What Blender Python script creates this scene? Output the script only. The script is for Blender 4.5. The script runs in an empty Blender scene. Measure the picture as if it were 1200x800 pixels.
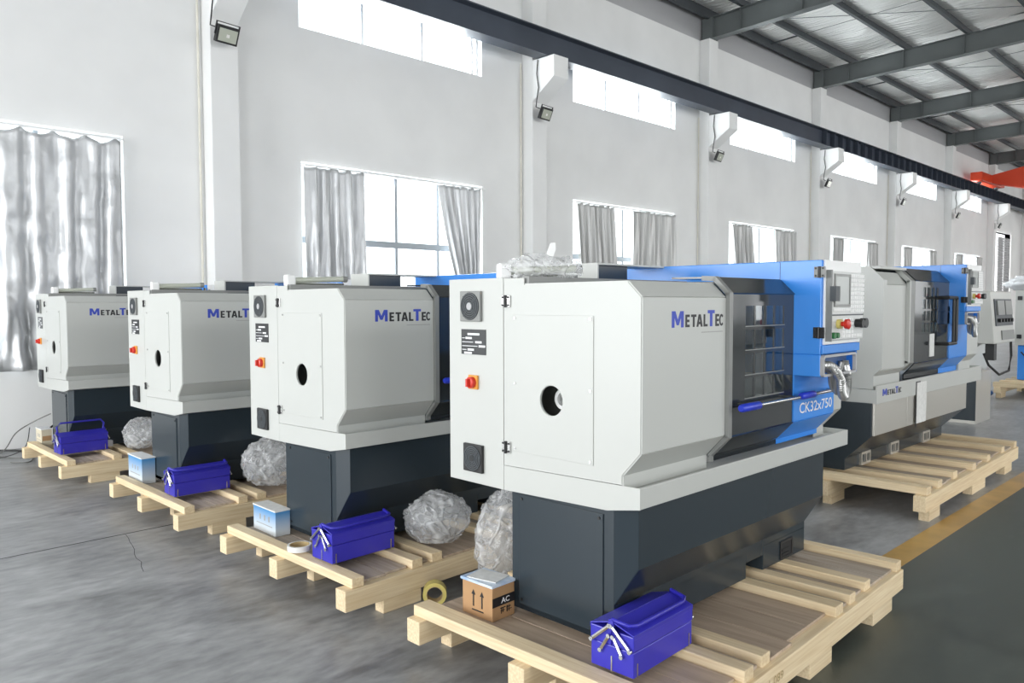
import bpy, bmesh, math, random
from mathutils import Vector, Matrix, noise
random.seed(7)
R = math.radians
S = bpy.context.scene
COL = S.collection

# ------------------------------------------------------------------ camera
CAM_D, CAM_H, CAM_F = 10.327, 1.65, 903.33
YAW, PITCH, ROLL = 0.7698, -0.0482, -0.0027
_F = Vector((math.sin(YAW)*math.cos(PITCH), math.cos(YAW)*math.cos(PITCH), math.sin(PITCH)))
_R = Vector((math.cos(YAW), -math.sin(YAW), 0))
_U = _R.cross(_F)
_R2 = math.cos(ROLL)*_R + math.sin(ROLL)*_U
_U2 = -math.sin(ROLL)*_R + math.cos(ROLL)*_U
cam_data = bpy.data.cameras.new('camera')
cam_data.sensor_width = 36.0
cam_data.lens = CAM_F*36.0/1200.0
cam_data.clip_end = 300
cam = bpy.data.objects.new('camera', cam_data)
COL.objects.link(cam)
cam.matrix_world = Matrix(((_R2.x, _U2.x, -_F.x, 0), (_R2.y, _U2.y, -_F.y, -CAM_D), (_R2.z, _U2.z, -_F.z, CAM_H), (0, 0, 0, 1)))
S.camera = cam

# ------------------------------------------------------------------ world, lights, exposure
S.view_settings.view_transform = 'Standard'
S.view_settings.look = 'None'
S.view_settings.gamma = 1.0
S.view_settings.use_curve_mapping = False
S.view_settings.exposure = 0.0
world = bpy.data.worlds.new('overcast_sky')
S.world = world
world.use_nodes = True
wbg = world.node_tree.nodes['Background']
wbg.inputs[0].default_value = (0.93, 0.97, 1.0, 1)
wbg.inputs[1].default_value = 2.6
BAY, X0, HALL_Y, XL, XR = 6.0, 10.288, -22.0, -5.5, 60.0

def area(name, loc, direction, sx, sy, power, color=(1, 1, 1)):
    d = bpy.data.lights.new(name, 'AREA')
    d.shape = 'RECTANGLE'; d.size = sx; d.size_y = sy; d.energy = power; d.color = color
    o = bpy.data.objects.new(name, d); COL.objects.link(o)
    o.location = loc
    o.rotation_euler = Vector(direction).to_track_quat('-Z', 'Z').to_euler()
    return o
# daylight through the open loading door in the end wall, the windows of both long walls, plus an added upper row
area('daylight_loading_door', (XL-0.3, -3.1, 2.5), (1, 0, 0), 4.2, 4.8, 590, (0.97, 0.99, 1.0))
area('daylight_side_door', (XL-0.3, -12.0, 2.5), (1, 0, 0), 6.2, 4.8, 520, (0.97, 0.99, 1.0))
for k in range(-2, 7):
    xa = X0+BAY*k
    if k < 5:
        area('daylight_high_window', (xa+3.21, 0.42, 6.06), (0, -1, 0), 3.5, 0.7, 260, (0.94, 0.97, 1.0))
        area('daylight_low_window', (xa+3.21, 0.42, 2.33), (0, -1, 0), 3.4, 2.7, 190 if k > -2 else 90, (0.94, 0.97, 1.0))
    area('daylight_far_wall_window', (xa+3.2, HALL_Y-0.35, 3.4), (0, 1, 0), 4.4, 4.8, 120 if k in (0, 1) else 65, (1.0, 0.99, 0.97))
    area('ceiling_fill_far_wall', (xa+3.2, HALL_Y-0.35, 7.0), (0, 1, 0), 4.4, 1.2, 120, (1.0, 0.99, 0.97))  # unseen upper row on the far wall, added to brighten the ceiling foil
area('daylight_shutter_door', (X0+BAY*5+2.4, 0.5, 2.5), (0, -1, 0), 3.0, 4.8, 200, (1.0, 0.99, 0.97))
area('daylight_end_door', (XR+0.3, -9, 3.0), (-1, 0, 0), 9.0, 5.6, 900, (1.0, 0.98, 0.95))

# ------------------------------------------------------------------ materials
MATS = {}
def mat(name, color, rough=0.5, metal=0.0, spec=0.5, var=0.0, scale=3.0, stretch=(1, 1, 1), bump=0.0, bscale=60.0,
        rvar=0.0, bdist=0.01, emit=None, coat=0.0, alpha=1.0, detail=4.0, rand=0.0, color2=None):
    m = bpy.data.materials.new(name); m.use_nodes = True
    nt = m.node_tree; b = nt.nodes['Principled BSDF']; L = nt.links.new
    b.inputs['Base Color'].default_value = (*color, 1)
    b.inputs['Roughness'].default_value = rough
    b.inputs['Metallic'].default_value = metal
    b.inputs['Specular IOR Level'].default_value = spec
    b.inputs['Coat Weight'].default_value = coat
    if alpha < 1: b.inputs['Alpha'].default_value = alpha
    if emit:
        b.inputs['Emission Color'].default_value = (*emit[0], 1); b.inputs['Emission Strength'].default_value = emit[1]
    if var or rvar or bump or rand:
        tc = nt.nodes.new('ShaderNodeTexCoord'); mp = nt.nodes.new('ShaderNodeMapping')
        mp.inputs['Scale'].default_value = stretch
        L(tc.outputs['Object'], mp.inputs['Vector'])
        vec = mp.outputs['Vector']
        if rand:
            oi = nt.nodes.new('ShaderNodeObjectInfo'); ml = nt.nodes.new('ShaderNodeVectorMath'); ml.operation = 'ADD'
            sc = nt.nodes.new('ShaderNodeVectorMath'); sc.operation = 'SCALE'
            cb = nt.nodes.new('ShaderNodeCombineXYZ')
            for q in range(3): L(oi.outputs['Random'], cb.inputs[q])
            L(cb.outputs[0], sc.inputs[0]); sc.inputs['Scale'].default_value = 37.0
            L(vec, ml.inputs[0]); L(sc.outputs[0], ml.inputs[1]); vec = ml.outputs[0]
        n = nt.nodes.new('ShaderNodeTexNoise'); n.inputs['Scale'].default_value = scale; n.inputs['Detail'].default_value = detail
        L(vec, n.inputs['Vector'])
        if var or rand:
            cr = nt.nodes.new('ShaderNodeValToRGB')
            c2 = color2 or tuple(max(0, c*(1-var)) for c in color)
            c1 = tuple(min(1, c*(1+var*0.6)) for c in color) if not color2 else color
            cr.color_ramp.elements[0].position = 0.32; cr.color_ramp.elements[1].position = 0.68
            cr.color_ramp.elements[0].color = (*c2, 1); cr.color_ramp.elements[1].color = (*c1, 1)
            L(n.outputs['Fac'], cr.inputs['Fac'])
            out = cr.outputs['Color']
            if rand:
                hs = nt.nodes.new('ShaderNodeHueSaturation')
                mr = nt.nodes.new('ShaderNodeMapRange'); mr.inputs['To Min'].default_value = 1-rand; mr.inputs['To Max'].default_value = 1+rand*0.5
                L(oi.outputs['Random'], mr.inputs['Value']); L(mr.outputs[0], hs.inputs['Value']); L(out, hs.inputs['Color']); out = hs.outputs['Color']
            L(out, b.inputs['Base Color'])
        if rvar:
            mr2 = nt.nodes.new('ShaderNodeMapRange'); mr2.inputs['From Min'].default_value = 0.3; mr2.inputs['From Max'].default_value = 0.7
            mr2.inputs['To Min'].default_value = rough-rvar; mr2.inputs['To Max'].default_value = rough+rvar
            L(n.outputs['Fac'], mr2.inputs['Value']); L(mr2.outputs[0], b.inputs['Roughness'])
        if bump:
            n2 = nt.nodes.new('ShaderNodeTexNoise'); n2.inputs['Scale'].default_value = bscale; n2.inputs['Detail'].default_value = 3
            L(vec, n2.inputs['Vector'])
            bp = nt.nodes.new('ShaderNodeBump'); bp.inputs['Strength'].default_value = bump; bp.inputs['Distance'].default_value = bdist
            L(n2.outputs['Fac'], bp.inputs['Height']); L(bp.outputs[0], b.inputs['Normal'])
    MATS[name] = m
    return m

mat('wall_paint', (0.84, 0.84, 0.83), 0.85, var=0.05, scale=0.8, bump=0.05, bscale=25)
mat('wall_trim', (0.78, 0.75, 0.66), 0.7, var=0.08, scale=6)
mat('light_grey_paint', (0.53, 0.54, 0.515), 0.38, var=0.015, scale=1.5)
mat('warm_grey_paint', (0.52, 0.52, 0.49), 0.36, var=0.015, scale=1.5)
mat('charcoal_paint', (0.027, 0.038, 0.047), 0.22, spec=0.4)
mat('door_gloss', (0.026, 0.030, 0.033), 0.10, spec=0.6)
mat('blue_paint', (0.045, 0.27, 0.80), 0.25, var=0.02, scale=2)
mat('dark_blue', (0.012, 0.075, 0.24), 0.35)
mat('toolbox_blue', (0.035, 0.03, 0.42), 0.3, var=0.05, scale=5)
mat('grip_blue', (0.02, 0.045, 0.55), 0.35)
mat('black', (0.012, 0.012, 0.013), 0.45)
mat('black_plate', (0.015, 0.017, 0.019), 0.35)
mat('steel', (0.62, 0.62, 0.61), 0.25, metal=1.0)
mat('rail_grey', (0.23, 0.235, 0.225), 0.35)
mat('stainless', (0.63, 0.61, 0.56), 0.34, metal=0.75)
mat('conduit_silver', (0.5, 0.5, 0.49), 0.35, metal=0.8)
mat('white_plastic', (0.85, 0.85, 0.84), 0.4)
mat('print_white', (0.82, 0.83, 0.84), 0.6)
mat('print_blue', (0.035, 0.065, 0.45), 0.5)
mat('print_black', (0.015, 0.015, 0.018), 0.5)
mat('print_grey', (0.35, 0.35, 0.34), 0.6)
mat('red', (0.62, 0.03, 0.015), 0.35)
mat('orange', (0.80, 0.33, 0.05), 0.4)
mat('green', (0.02, 0.16, 0.04), 0.4)
mat('key_grey', (0.66, 0.67, 0.66), 0.45)
mat('screen', (0.38, 0.40, 0.38), 0.2)
mat('void_dark', (0.01, 0.01, 0.011), 0.7)
mat('steel_paint_dark', (0.070, 0.080, 0.088), 0.5, var=0.08, scale=2)
mat('crane_beam_paint', (0.055, 0.068, 0.092), 0.42, var=0.15, scale=1.2)
mat('rafter_paint', (0.13, 0.145, 0.145), 0.5, var=0.06, scale=2)
mat('crane_red', (0.72, 0.065, 0.02), 0.4)
mat('cladding', (0.44, 0.44, 0.45), 0.5)
mat('foil', (0.95, 0.95, 0.92), 0.33, metal=0.45, bump=1.0, bscale=5.0, stretch=(2.0, 0.35, 1), bdist=0.10)
mat('curtain_silver', (0.60, 0.61, 0.62), 0.40, metal=0.40, bump=0.55, bscale=9, var=0.06, scale=3)
mat('curtain_dull', (0.52, 0.52, 0.51), 0.42, metal=0.4, bump=0.3, bscale=9)
mat('window_frame', (0.78, 0.79, 0.80), 0.4)
mat('window_bar', (0.36, 0.40, 0.44), 0.4)
mat('lane_yellow', (0.50, 0.29, 0.065), 0.3, var=0.2, scale=4)
mat('cardboard', (0.46, 0.27, 0.13), 0.75, var=0.05, scale=8)
mat('cardboard_side', (0.46, 0.27, 0.13), 0.75, var=0.05, scale=8)
mat('carton_cream', (0.66, 0.60, 0.46), 0.7, var=0.05, scale=8)
mat('leaflet', (0.30, 0.46, 0.72), 0.35, var=0.35, scale=9, color2=(0.70, 0.77, 0.85))
mat('tape_yellow', (0.62, 0.52, 0.16), 0.35)
mat('tape_white', (0.82, 0.81, 0.78), 0.4)
mat('tape_core', (0.48, 0.36, 0.18), 0.7)
mat('paper', (0.74, 0.74, 0.72), 0.7, var=0.08, scale=30)
mat('cable_black', (0.02, 0.02, 0.02), 0.5)
mat('cable_grey', (0.16, 0.16, 0.15), 0.5)
mat('lamp_glass', (0.50, 0.52, 0.44), 0.15)
mat('plastic_sheet', (0.82, 0.83, 0.85), 0.3)
WC, WD = (0.86, 0.71, 0.48), (0.72, 0.55, 0.33)
mat('wood_x', WC, 0.65, var=0.2, scale=6, stretch=(0.5, 14, 14), bump=0.12, bscale=40, rand=0.10, color2=WD)
mat('wood_y', WC, 0.65, var=0.2, scale=6, stretch=(14, 0.5, 14), bump=0.12, bscale=40, rand=0.12, color2=WD)
mat('wood_grey', (0.58, 0.49, 0.40), 0.7, var=0.25, scale=6, stretch=(8, 0.6, 8), bump=0.12, bscale=40, rand=0.2, color2=(0.42, 0.33, 0.25))
mat('plywood', (0.56, 0.44, 0.33), 0.55, var=0.2, scale=4, stretch=(9, 0.7, 1), rand=0.14, color2=(0.41, 0.31, 0.225))

def carton_blue():
    m = bpy.data.materials.new('carton_blue'); m.use_nodes = True; nt = m.node_tree; b = nt.nodes['Principled BSDF']
    tc = nt.nodes.new('ShaderNodeTexCoord'); sp = nt.nodes.new('ShaderNodeSeparateXYZ'); cr = nt.nodes.new('ShaderNodeValToRGB')
    nt.links.new(tc.outputs['Generated'], sp.inputs[0]); nt.links.new(sp.outputs['Z'], cr.inputs['Fac'])
    e = cr.color_ramp.elements
    e[0].position = 0.1; e[0].color = (0.72, 0.76, 0.78, 1); e[1].position = 0.95; e[1].color = (0.07, 0.27, 0.56, 1)
    nt.links.new(cr.outputs['Color'], b.inputs['Base Color']); b.inputs['Roughness'].default_value = 0.4
    MATS['carton_blue'] = m
carton_blue()

def film(name, t, tint=(0.93, 0.94, 0.95), rough=0.14):
    """clear crumpled packing film: mostly clear, whiter along the creases in place of highlights, shiny"""
    m = bpy.data.materials.new(name); m.use_nodes = True; nt = m.node_tree; L = nt.links.new
    b = nt.nodes['Principled BSDF']; out = nt.nodes['Material Output']
    b.inputs['Base Color'].default_value = (*tint, 1); b.inputs['Roughness'].default_value = rough
    b.inputs['Specular IOR Level'].default_value = 0.9
    tr = nt.nodes.new('ShaderNodeBsdfTransparent'); mx = nt.nodes.new('ShaderNodeMixShader')
    tc = nt.nodes.new('ShaderNodeTexCoord')
    def crease(scale, w):
        n = nt.nodes.new('ShaderNodeTexNoise'); n.inputs['Scale'].default_value = scale; n.inputs['Detail'].default_value = 1.5; n.inputs['Distortion'].default_value = 0.6
        L(tc.outputs['Object'], n.inputs['Vector'])
        s1 = nt.nodes.new('ShaderNodeMath'); s1.operation = 'SUBTRACT'; s1.inputs[1].default_value = 0.5; L(n.outputs['Fac'], s1.inputs[0])
        s2 = nt.nodes.new('ShaderNodeMath'); s2.operation = 'ABSOLUTE'; L(s1.outputs[0], s2.inputs[0])
        q = nt.nodes.new('ShaderNodeMapRange'); q.inputs['From Max'].default_value = w; q.inputs['To Min'].default_value = 1; q.inputs['To Max'].default_value = 0
        L(s2.outputs[0], q.inputs['Value']); return q.outputs[0]
    mxm = nt.nodes.new('ShaderNodeMath'); mxm.operation = 'MAXIMUM'; L(crease(3.2, 0.035), mxm.inputs[0]); L(crease(7.5, 0.03), mxm.inputs[1])
    mr = nt.nodes.new('ShaderNodeMapRange'); mr.inputs['To Min'].default_value = t; mr.inputs['To Max'].default_value = min(1, t+0.24)  # crease highlights put in as whiter, more opaque lines
    L(mxm.outputs[0], mr.inputs['Value'])
    bp = nt.nodes.new('ShaderNodeBump'); bp.inputs['Strength'].default_value = 1.0; bp.inputs['Distance'].default_value = 0.007
    L(mxm.outputs[0], bp.inputs['Height']); L(bp.outputs[0], b.inputs['Normal'])
    L(mr.outputs[0], mx.inputs[0]); L(tr.outputs[0], mx.inputs[1]); L(b.outputs[0], mx.inputs[2]); L(mx.outputs[0], out.inputs[0])
    MATS[name] = m
film('packing_film', 0.27)
film('lamp_wrap', 0.25)

def glass(name, t, tint=(0.95, 0.97, 0.97)):
    m = bpy.data.materials.new(name); m.use_nodes = True; nt = m.node_tree; L = nt.links.new
    out = nt.nodes['Material Output']; nt.nodes.remove(nt.nodes['Principled BSDF'])
    tr = nt.nodes.new('ShaderNodeBsdfTransparent'); tr.inputs[0].default_value = (*tint, 1)
    gl = nt.nodes.new('ShaderNodeBsdfGlossy'); gl.inputs['Roughness'].default_value = 0.02
    mx = nt.nodes.new('ShaderNodeMixShader'); mx.inputs[0].default_value = t
    L(tr.outputs[0], mx.inputs[1]); L(gl.outputs[0], mx.inputs[2]); L(mx.outputs[0], out.inputs[0])
    MATS[name] = m
glass('window_glass', 0.06)
glass('machine_glass', 0.16, (0.55, 0.6, 0.58))

def concrete(name, c1, c2, rough, scale, spec=0.5):
    m = bpy.data.materials.new(name); m.use_nodes = True; nt = m.node_tree; L = nt.links.new; b = nt.nodes['Principled BSDF']
    tc = nt.nodes.new('ShaderNodeTexCoord')
    n1 = nt.nodes.new('ShaderNodeTexNoise'); n1.inputs['Scale'].default_value = scale; n1.inputs['Detail'].default_value = 8; n1.inputs['Roughness'].default_value = 0.62; n1.inputs['Distortion'].default_value = 0.6
    n2 = nt.nodes.new('ShaderNodeTexNoise'); n2.inputs['Scale'].default_value = scale*7; n2.inputs['Detail'].default_value = 6
    mp = nt.nodes.new('ShaderNodeMapping'); mp.inputs['Scale'].default_value = (0.7, 1.5, 1)
    L(tc.outputs['Object'], mp.inputs[0]); L(mp.outputs[0], n1.inputs[0]); L(mp.outputs[0], n2.inputs[0])
    ad = nt.nodes.new('ShaderNodeMath'); ad.operation = 'MULTIPLY_ADD'; ad.inputs[1].default_value = 0.55; L(n2.outputs['Fac'], ad.inputs[0]); L(n1.outputs['Fac'], ad.inputs[2])
    cr = nt.nodes.new('ShaderNodeValToRGB'); cr.color_ramp.elements[0].position = 0.56; cr.color_ramp.elements[1].position = 0.98
    cr.color_ramp.elements[0].color = (*c1, 1); cr.color_ramp.elements[1].color = (*c2, 1)
    L(ad.outputs[0], cr.inputs[0]); L(cr.outputs[0], b.inputs['Base Color'])
    mr = nt.nodes.new('ShaderNodeMapRange'); mr.inputs['From Min'].default_value = 0.4; mr.inputs['From Max'].default_value = 0.9
    mr.inputs['To Min'].default_value = rough-0.08; mr.inputs['To Max'].default_value = rough+0.08
    L(ad.outputs[0], mr.inputs[0]); L(mr.outputs[0], b.inputs['Roughness'])
    b.inputs['Specular IOR Level'].default_value = spec
    bp = nt.nodes.new('ShaderNodeBump'); bp.inputs['Strength'].default_value = 0.08; bp.inputs['Distance'].default_value = 0.02
    L(n1.outputs['Fac'], bp.inputs['Height']); L(bp.outputs[0], b.inputs['Normal'])
    MATS[name] = m
concrete('concrete', (0.14, 0.142, 0.145), (0.38, 0.385, 0.39), 0.36, 1.5, 0.8)
concrete('aisle_green', (0.050, 0.060, 0.052), (0.10, 0.115, 0.10), 0.37, 0.9)

# ------------------------------------------------------------------ mesh helpers
class MB:
    def __init__(s): s.v = []; s.f = []
    def add(s, vs, fs):
        o = len(s.v); s.v += [tuple(v) for v in vs]; s.f += [tuple(i+o for i in f) for f in fs]; return s
    def box(s, x0, x1, y0, y1, z0, z1):
        return s.add([(x0, y0, z0), (x1, y0, z0), (x1, y1, z0), (x0, y1, z0), (x0, y0, z1), (x1, y0, z1), (x1, y1, z1), (x0, y1, z1)],
                     [(3, 2, 1, 0), (4, 5, 6, 7), (0, 1, 5, 4), (1, 2, 6, 5), (2, 3, 7, 6), (3, 0, 4, 7)])
    def prism(s, pts, a, b, axis):
        n = len(pts)
        if axis == 'x': A = [(a, p, q) for p, q in pts]; B = [(b, p, q) for p, q in pts]
        elif axis == 'y': A = [(p, a, q) for p, q in pts]; B = [(p, b, q) for p, q in pts]
        else: A = [(p, q, a) for p, q in pts]; B = [(p, q, b) for p, q in pts]
        return s.add(A+B, [tuple(range(n))[::-1], tuple(range(n, 2*n))]+[(i, (i+1) % n, n+(i+1) % n, n+i) for i in range(n)])
    def strip(s, pts, a, b, t):
        """open bent sheet: profile (y,z) run along x, t thick (offset towards +y/-z inside)"""
        for (p, q), (p2, q2) in zip(pts, pts[1:]):
            d = math.hypot(p2-p, q2-q) or 1; nx, ny = (q2-q)/d*t, -(p2-p)/d*t
            s.prism([(p, q), (p2, q2), (p2+nx, q2+ny), (p+nx, q+ny)], a, b, 'x')
        return s
    def tube(s, pts, r, n=8, cap=True):
        pts = [Vector(p) for p in pts]; rings = []
        up = Vector((0, 0, 1))
        for i, p in enumerate(pts):
            d = (pts[min(i+1, len(pts)-1)]-pts[max(i-1, 0)]).normalized()
            ref = up if abs(d.dot(up)) < 0.95 else Vector((1, 0, 0))
            a = d.cross(ref).normalized(); b = d.cross(a).normalized()
            rr = r[i] if isinstance(r, (list, tuple)) else r
            rings.append([p+a*rr*math.cos(2*math.pi*k/n)+b*rr*math.sin(2*math.pi*k/n) for k in range(n)])
        vs = [v for ring in rings for v in ring]; fs = []
        for i in range(len(rings)-1):
            for k in range(n):
                fs.append((i*n+k, i*n+(k+1) % n, (i+1)*n+(k+1) % n, (i+1)*n+k))
        if cap: fs += [tuple(range(n))[::-1], tuple((len(rings)-1)*n+k for k in range(n))]
        return s.add(vs, fs)
    def ring(s, c, axis, r1, r0, a, b, n=28):
        """flat ring / pipe with bore"""
        def P(r, t, k):
            u, w = r*math.cos(2*math.pi*k/n), r*math.sin(2*math.pi*k/n)
            return {'x': (t, c[1]+u, c[2]+w), 'y': (c[0]+u, t, c[2]+w), 'z': (c[0]+u, c[1]+w, t)}[axis]
        vs = [P(r, t, k) for r, t in ((r1, a), (r1, b), (r0, b), (r0, a)) for k in range(n)]
        return s.add(vs, [(j*n+k, j*n+(k+1) % n, ((j+1) % 4)*n+(k+1) % n, ((j+1) % 4)*n+k) for j in range(4) for k in range(n)])
    def plate(s, outer, holes, a, b, axis):
        """flat plate with holes, filled by triangulation"""
        bm = bmesh.new(); edges = []
        for loop in [outer]+holes:
            vs = [bm.verts.new((p, q, 0)) for p, q in loop]
            edges += [bm.edges.new((vs[i], vs[(i+1) % len(vs)])) for i in range(len(vs))]
        bmesh.ops.triangle_fill(bm, use_beauty=True, use_dissolve=False, edges=edges)
        bm.verts.index_update()
        M = {'x': lambda p, q, t: (t, p, q), 'y': lambda p, q, t: (p, t, q), 'z': lambda p, q, t: (p, q, t)}[axis]
        vs = [M(v.co.x, v.co.y, a) for v in bm.verts]; n = len(vs); vs += [M(v.co.x, v.co.y, b) for v in bm.verts]
        fs = [tuple(v.index for v in f.verts) for f in bm.faces]
        fs += [tuple(i+n for i in f[::-1]) for f in fs]
        for e in bm.edges:
            if len(e.link_faces) == 1:
                i, j = e.verts[0].index, e.verts[1].index; fs.append((i, j, j+n, i+n))
        bm.free()
        return s.add(vs, fs)
    def mesh(s, name, smooth=None, dz=0.0):
        me = bpy.data.meshes.new(name)
        me.from_pydata([(x, y, z-dz) for x, y, z in s.v], [], s.f)
        bm = bmesh.new(); bm.from_mesh(me)
        bmesh.ops.recalc_face_normals(bm, faces=bm.faces)
        bm.to_mesh(me); bm.free()
        if smooth:
            for p in me.polygons: p.use_smooth = True
            me.set_sharp_from_angle(angle=R(smooth))
        return me
    def build(s, name, m, parent=None, smooth=None, dz=0.0, bevel=0.0, loc=None):
        o = bpy.data.objects.new(name, s.mesh(name, smooth, dz)); COL.objects.link(o)
        o.data.materials.append(MATS[m])
        if parent: o.parent = parent
        if loc: o.location = loc
        if bevel:
            md = o.modifiers.new('bevel', 'BEVEL'); md.width = bevel; md.segments = 2; md.limit_method = 'ANGLE'; md.angle_limit = R(35)
        return o

def tag(o, label=None, cat=None, group=None, kind=None):
    if label: o['label'] = label
    if cat: o['category'] = cat
    if group: o['group'] = group
    if kind: o['kind'] = kind
    return o
def empty(name, loc, rz=0.0):
    o = bpy.data.objects.new(name, None); COL.objects.link(o); o.location = loc; o.rotation_euler = (0, 0, rz); o.empty_display_size = 0.1
    return o
def link_copy(src, parent=None, name=None):
    c = src.copy(); COL.objects.link(c); c.parent = parent
    return c
KIDS = {}
def copy_tree(o, parent=None):
    c = link_copy(o, parent)
    for ch in list(o.children): copy_tree(ch, c)
    return c
def circle(cx, cy, r, n=28): return [(cx+r*math.cos(2*math.pi*k/n), cy+r*math.sin(2*math.pi*k/n)) for k in range(n)]
def rect(a0, a1, b0, b1): return [(a0, b0), (a1, b0), (a1, b1), (a0, b1)]
def rrect(a0, a1, b0, b1, r, n=5):
    out = []
    for cx, cy, st in ((a1-r, b1-r, 0), (a0+r, b1-r, 90), (a0+r, b0+r, 180), (a1-r, b0+r, 270)):
        out += [(cx+r*math.cos(R(st+90*i/n)), cy+r*math.sin(R(st+90*i/n))) for i in range(n+1)]
    return out
def text_mb(txt, w, h, bold=0.0):
    """flat lettering as a mesh scaled to w x h in its own x/z plane, origin lower left, facing -y"""
    cu = bpy.data.curves.new('lettering', 'FONT'); cu.body = txt; cu.offset = bold; cu.resolution_u = 3
    ob = bpy.data.objects.new('lettering_tmp', cu); COL.objects.link(ob)
    dg = bpy.context.evaluated_depsgraph_get(); dg.update()
    me = bpy.data.meshes.new_from_object(ob.evaluated_get(dg))
    bpy.data.objects.remove(ob); bpy.data.curves.remove(cu)
    xs = [v.co.x for v in me.vertices]; ys = [v.co.y for v in me.vertices]
    x0, x1, y0, y1 = min(xs), max(xs), min(ys), max(ys)
    mb = MB(); mb.add([((v.co.x-x0)/(x1-x0)*w, 0, (v.co.y-y0)/(y1-y0)*h) for v in me.vertices], [tuple(p.vertices) for p in me.polygons])
    bpy.data.meshes.remove(me)
    return mb
def moved(mb, dx=0, dy=0, dz=0):
    mb.v = [(x+dx, y+dy, z+dz) for x, y, z in mb.v]; return mb
def join(*mbs):
    o = MB()
    for m in mbs: o.add(m.v, m.f)
    return o

# ================================================================== the hall
NB = range(-2, 8)
LOW = (1.449, 4.984, 0.92, 3.748)
HIGH = (1.427, 5.001, 5.675, 6.45)
ZW = 7.93
DOOR_K = 5
def build_wall():
    mb = MB(); T = 0.24
    ks = list(NB)
    xs = X0+BAY*ks[0]
    mb.box(XL, xs, 0, T, 0, ZW)
    for k in ks:
        a = X0+BAY*k; b = min(a+BAY, XR)
        if k == DOOR_K:
            mb.box(a, a+0.85, 0, T, 0, ZW); mb.box(a+0.85, a+3.95, 0, T, 5.0, ZW); mb.box(a+3.95, b, 0, T, 0, ZW)
        elif k > DOOR_K:
            mb.box(a, b, 0, T, 0, ZW)
        else:
            mb.box(a, a+1.43, 0, T, 0, ZW); mb.box(a+4.99, b, 0, T, 0, ZW)
            mb.box(a+1.43, a+4.99, 0, T, 0, LOW[2]); mb.box(a+1.43, a+4.99, 0, T, LOW[3], HIGH[2]); mb.box(a+1.43, a+4.99, 0, T, HIGH[3], ZW)
    return tag(mb.build('wall_back', 'wall_paint'), kind='structure')
wall_back = build_wall()
tag(MB().box(XL, XR, 0.02, 0.2, ZW, 8.9).build('cladding_strip', 'cladding', wall_back))
CD, CW = 0.271, 0.384
col_src = None
for k in NB:
    x = X0+BAY*k
    if col_src is None:
        mb = MB(); mb.box(0, CW, -CD, 0.0, 0, 7.93)
        col_src = mb.build('column', 'wall_paint', wall_back, bevel=0.012)
        cb = MB().prism([(-CD, 5.37), (-0.81, 5.74), (-0.81, 6.118), (-CD, 6.118)], 0, CW, 'x').build('corbel', 'wall_paint', col_src, bevel=0.01)
        col_src.location = (x, 0, 0)
    else:
        c = copy_tree(col_src, wall_back); c.location = (x, 0, 0)
for k in (-1, 0, 1, 2, 3):
    x = X0+BAY*k
    MB().tube([(x-0.06, -0.03, 0.0), (x-0.06, -0.03, 6.1)], 0.014, 6).build('conduit', 'wall_trim', wall_back, smooth=40)

# other walls of the hall (with door and window openings)
mb = MB(); mb.box(XL-0.24, XL, HALL_Y, -15.2, 0, 9.2).box(XL-0.24, XL, -15.2, -8.8, 5.0, 9.2).box(XL-0.24, XL, -8.8, -5.3, 0, 9.2).box(XL-0.24, XL, -5.3, -0.9, 5.0, 9.2).box(XL-0.24, XL, -0.9, 0.24, 0, 9.2)
tag(mb.build('wall_left', 'wall_paint'), kind='structure')
mb = MB(); mb.box(XR, XR+0.24, HALL_Y, -13.5, 0, 9.2).box(XR, XR+0.24, -13.5, -4.5, 5.9, 9.2).box(XR, XR+0.24, -4.5, 0.24, 0, 9.2)
tag(mb.build('wall_right', 'wall_paint'), kind='structure')
mb = MB(); mb.box(XL, XR, HALL_Y-0.24, HALL_Y, 0, 0.95).box(XL, XR, HALL_Y-0.24, HALL_Y, 5.85, 6.35).box(XL, XR, HALL_Y-0.24, HALL_Y, 7.65, 9.5)
xa = XL
for k in range(-2, 7):
    a = X0+BAY*k+0.95; mb.box(xa, a, HALL_Y-0.24, HALL_Y, 0.95, 7.65); xa = a+4.5
mb.box(xa, XR, HALL_Y-0.24, HALL_Y, 0.95, 7.65)
tag(mb.build('wall_front', 'wall_paint'), kind='structure')

# floor
LANE0, LANE1 = -8.605, -8.44
floor = tag(MB().box(XL-6, XR+6, LANE1, 0.0, -0.1, 0).build('floor', 'concrete'), kind='structure')
MB().box(XL-6, XR+6, HALL_Y-1, LANE0, -0.1, 0).build('aisle_surface', 'aisle_green', floor)
MB().box(XL-6, XR+6, LANE0, LANE1, -0.1, 0.0006).build('lane_marking', 'lane_yellow', floor)
def joint(pts, w):
    mb = MB()
    for (x, y), (x2, y2) in zip(pts, pts[1:]):
        d = math.hypot(x2-x, y2-y); nx, ny = -(y2-y)/d*w/2, (x2-x)/d*w/2
        mb.add([(x+nx, y+ny, 0.0005), (x2+nx, y2+ny, 0.0005), (x2-nx, y2-ny, 0.0005), (x-nx, y-ny, 0.0005)], [(0, 1, 2, 3)])
    mb.build('floor_joint', 'void_dark', floor)
joint([(XL+.2, -4.46), (1.0, -4.445), (2.2, -4.42), (14, -4.4)], 0.012)
random.seed(3)
joint([(1.82-0.0025*i*8+random.uniform(-.012, .012), -4.45-0.1*i) for i in range(10)], 0.003)

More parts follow.
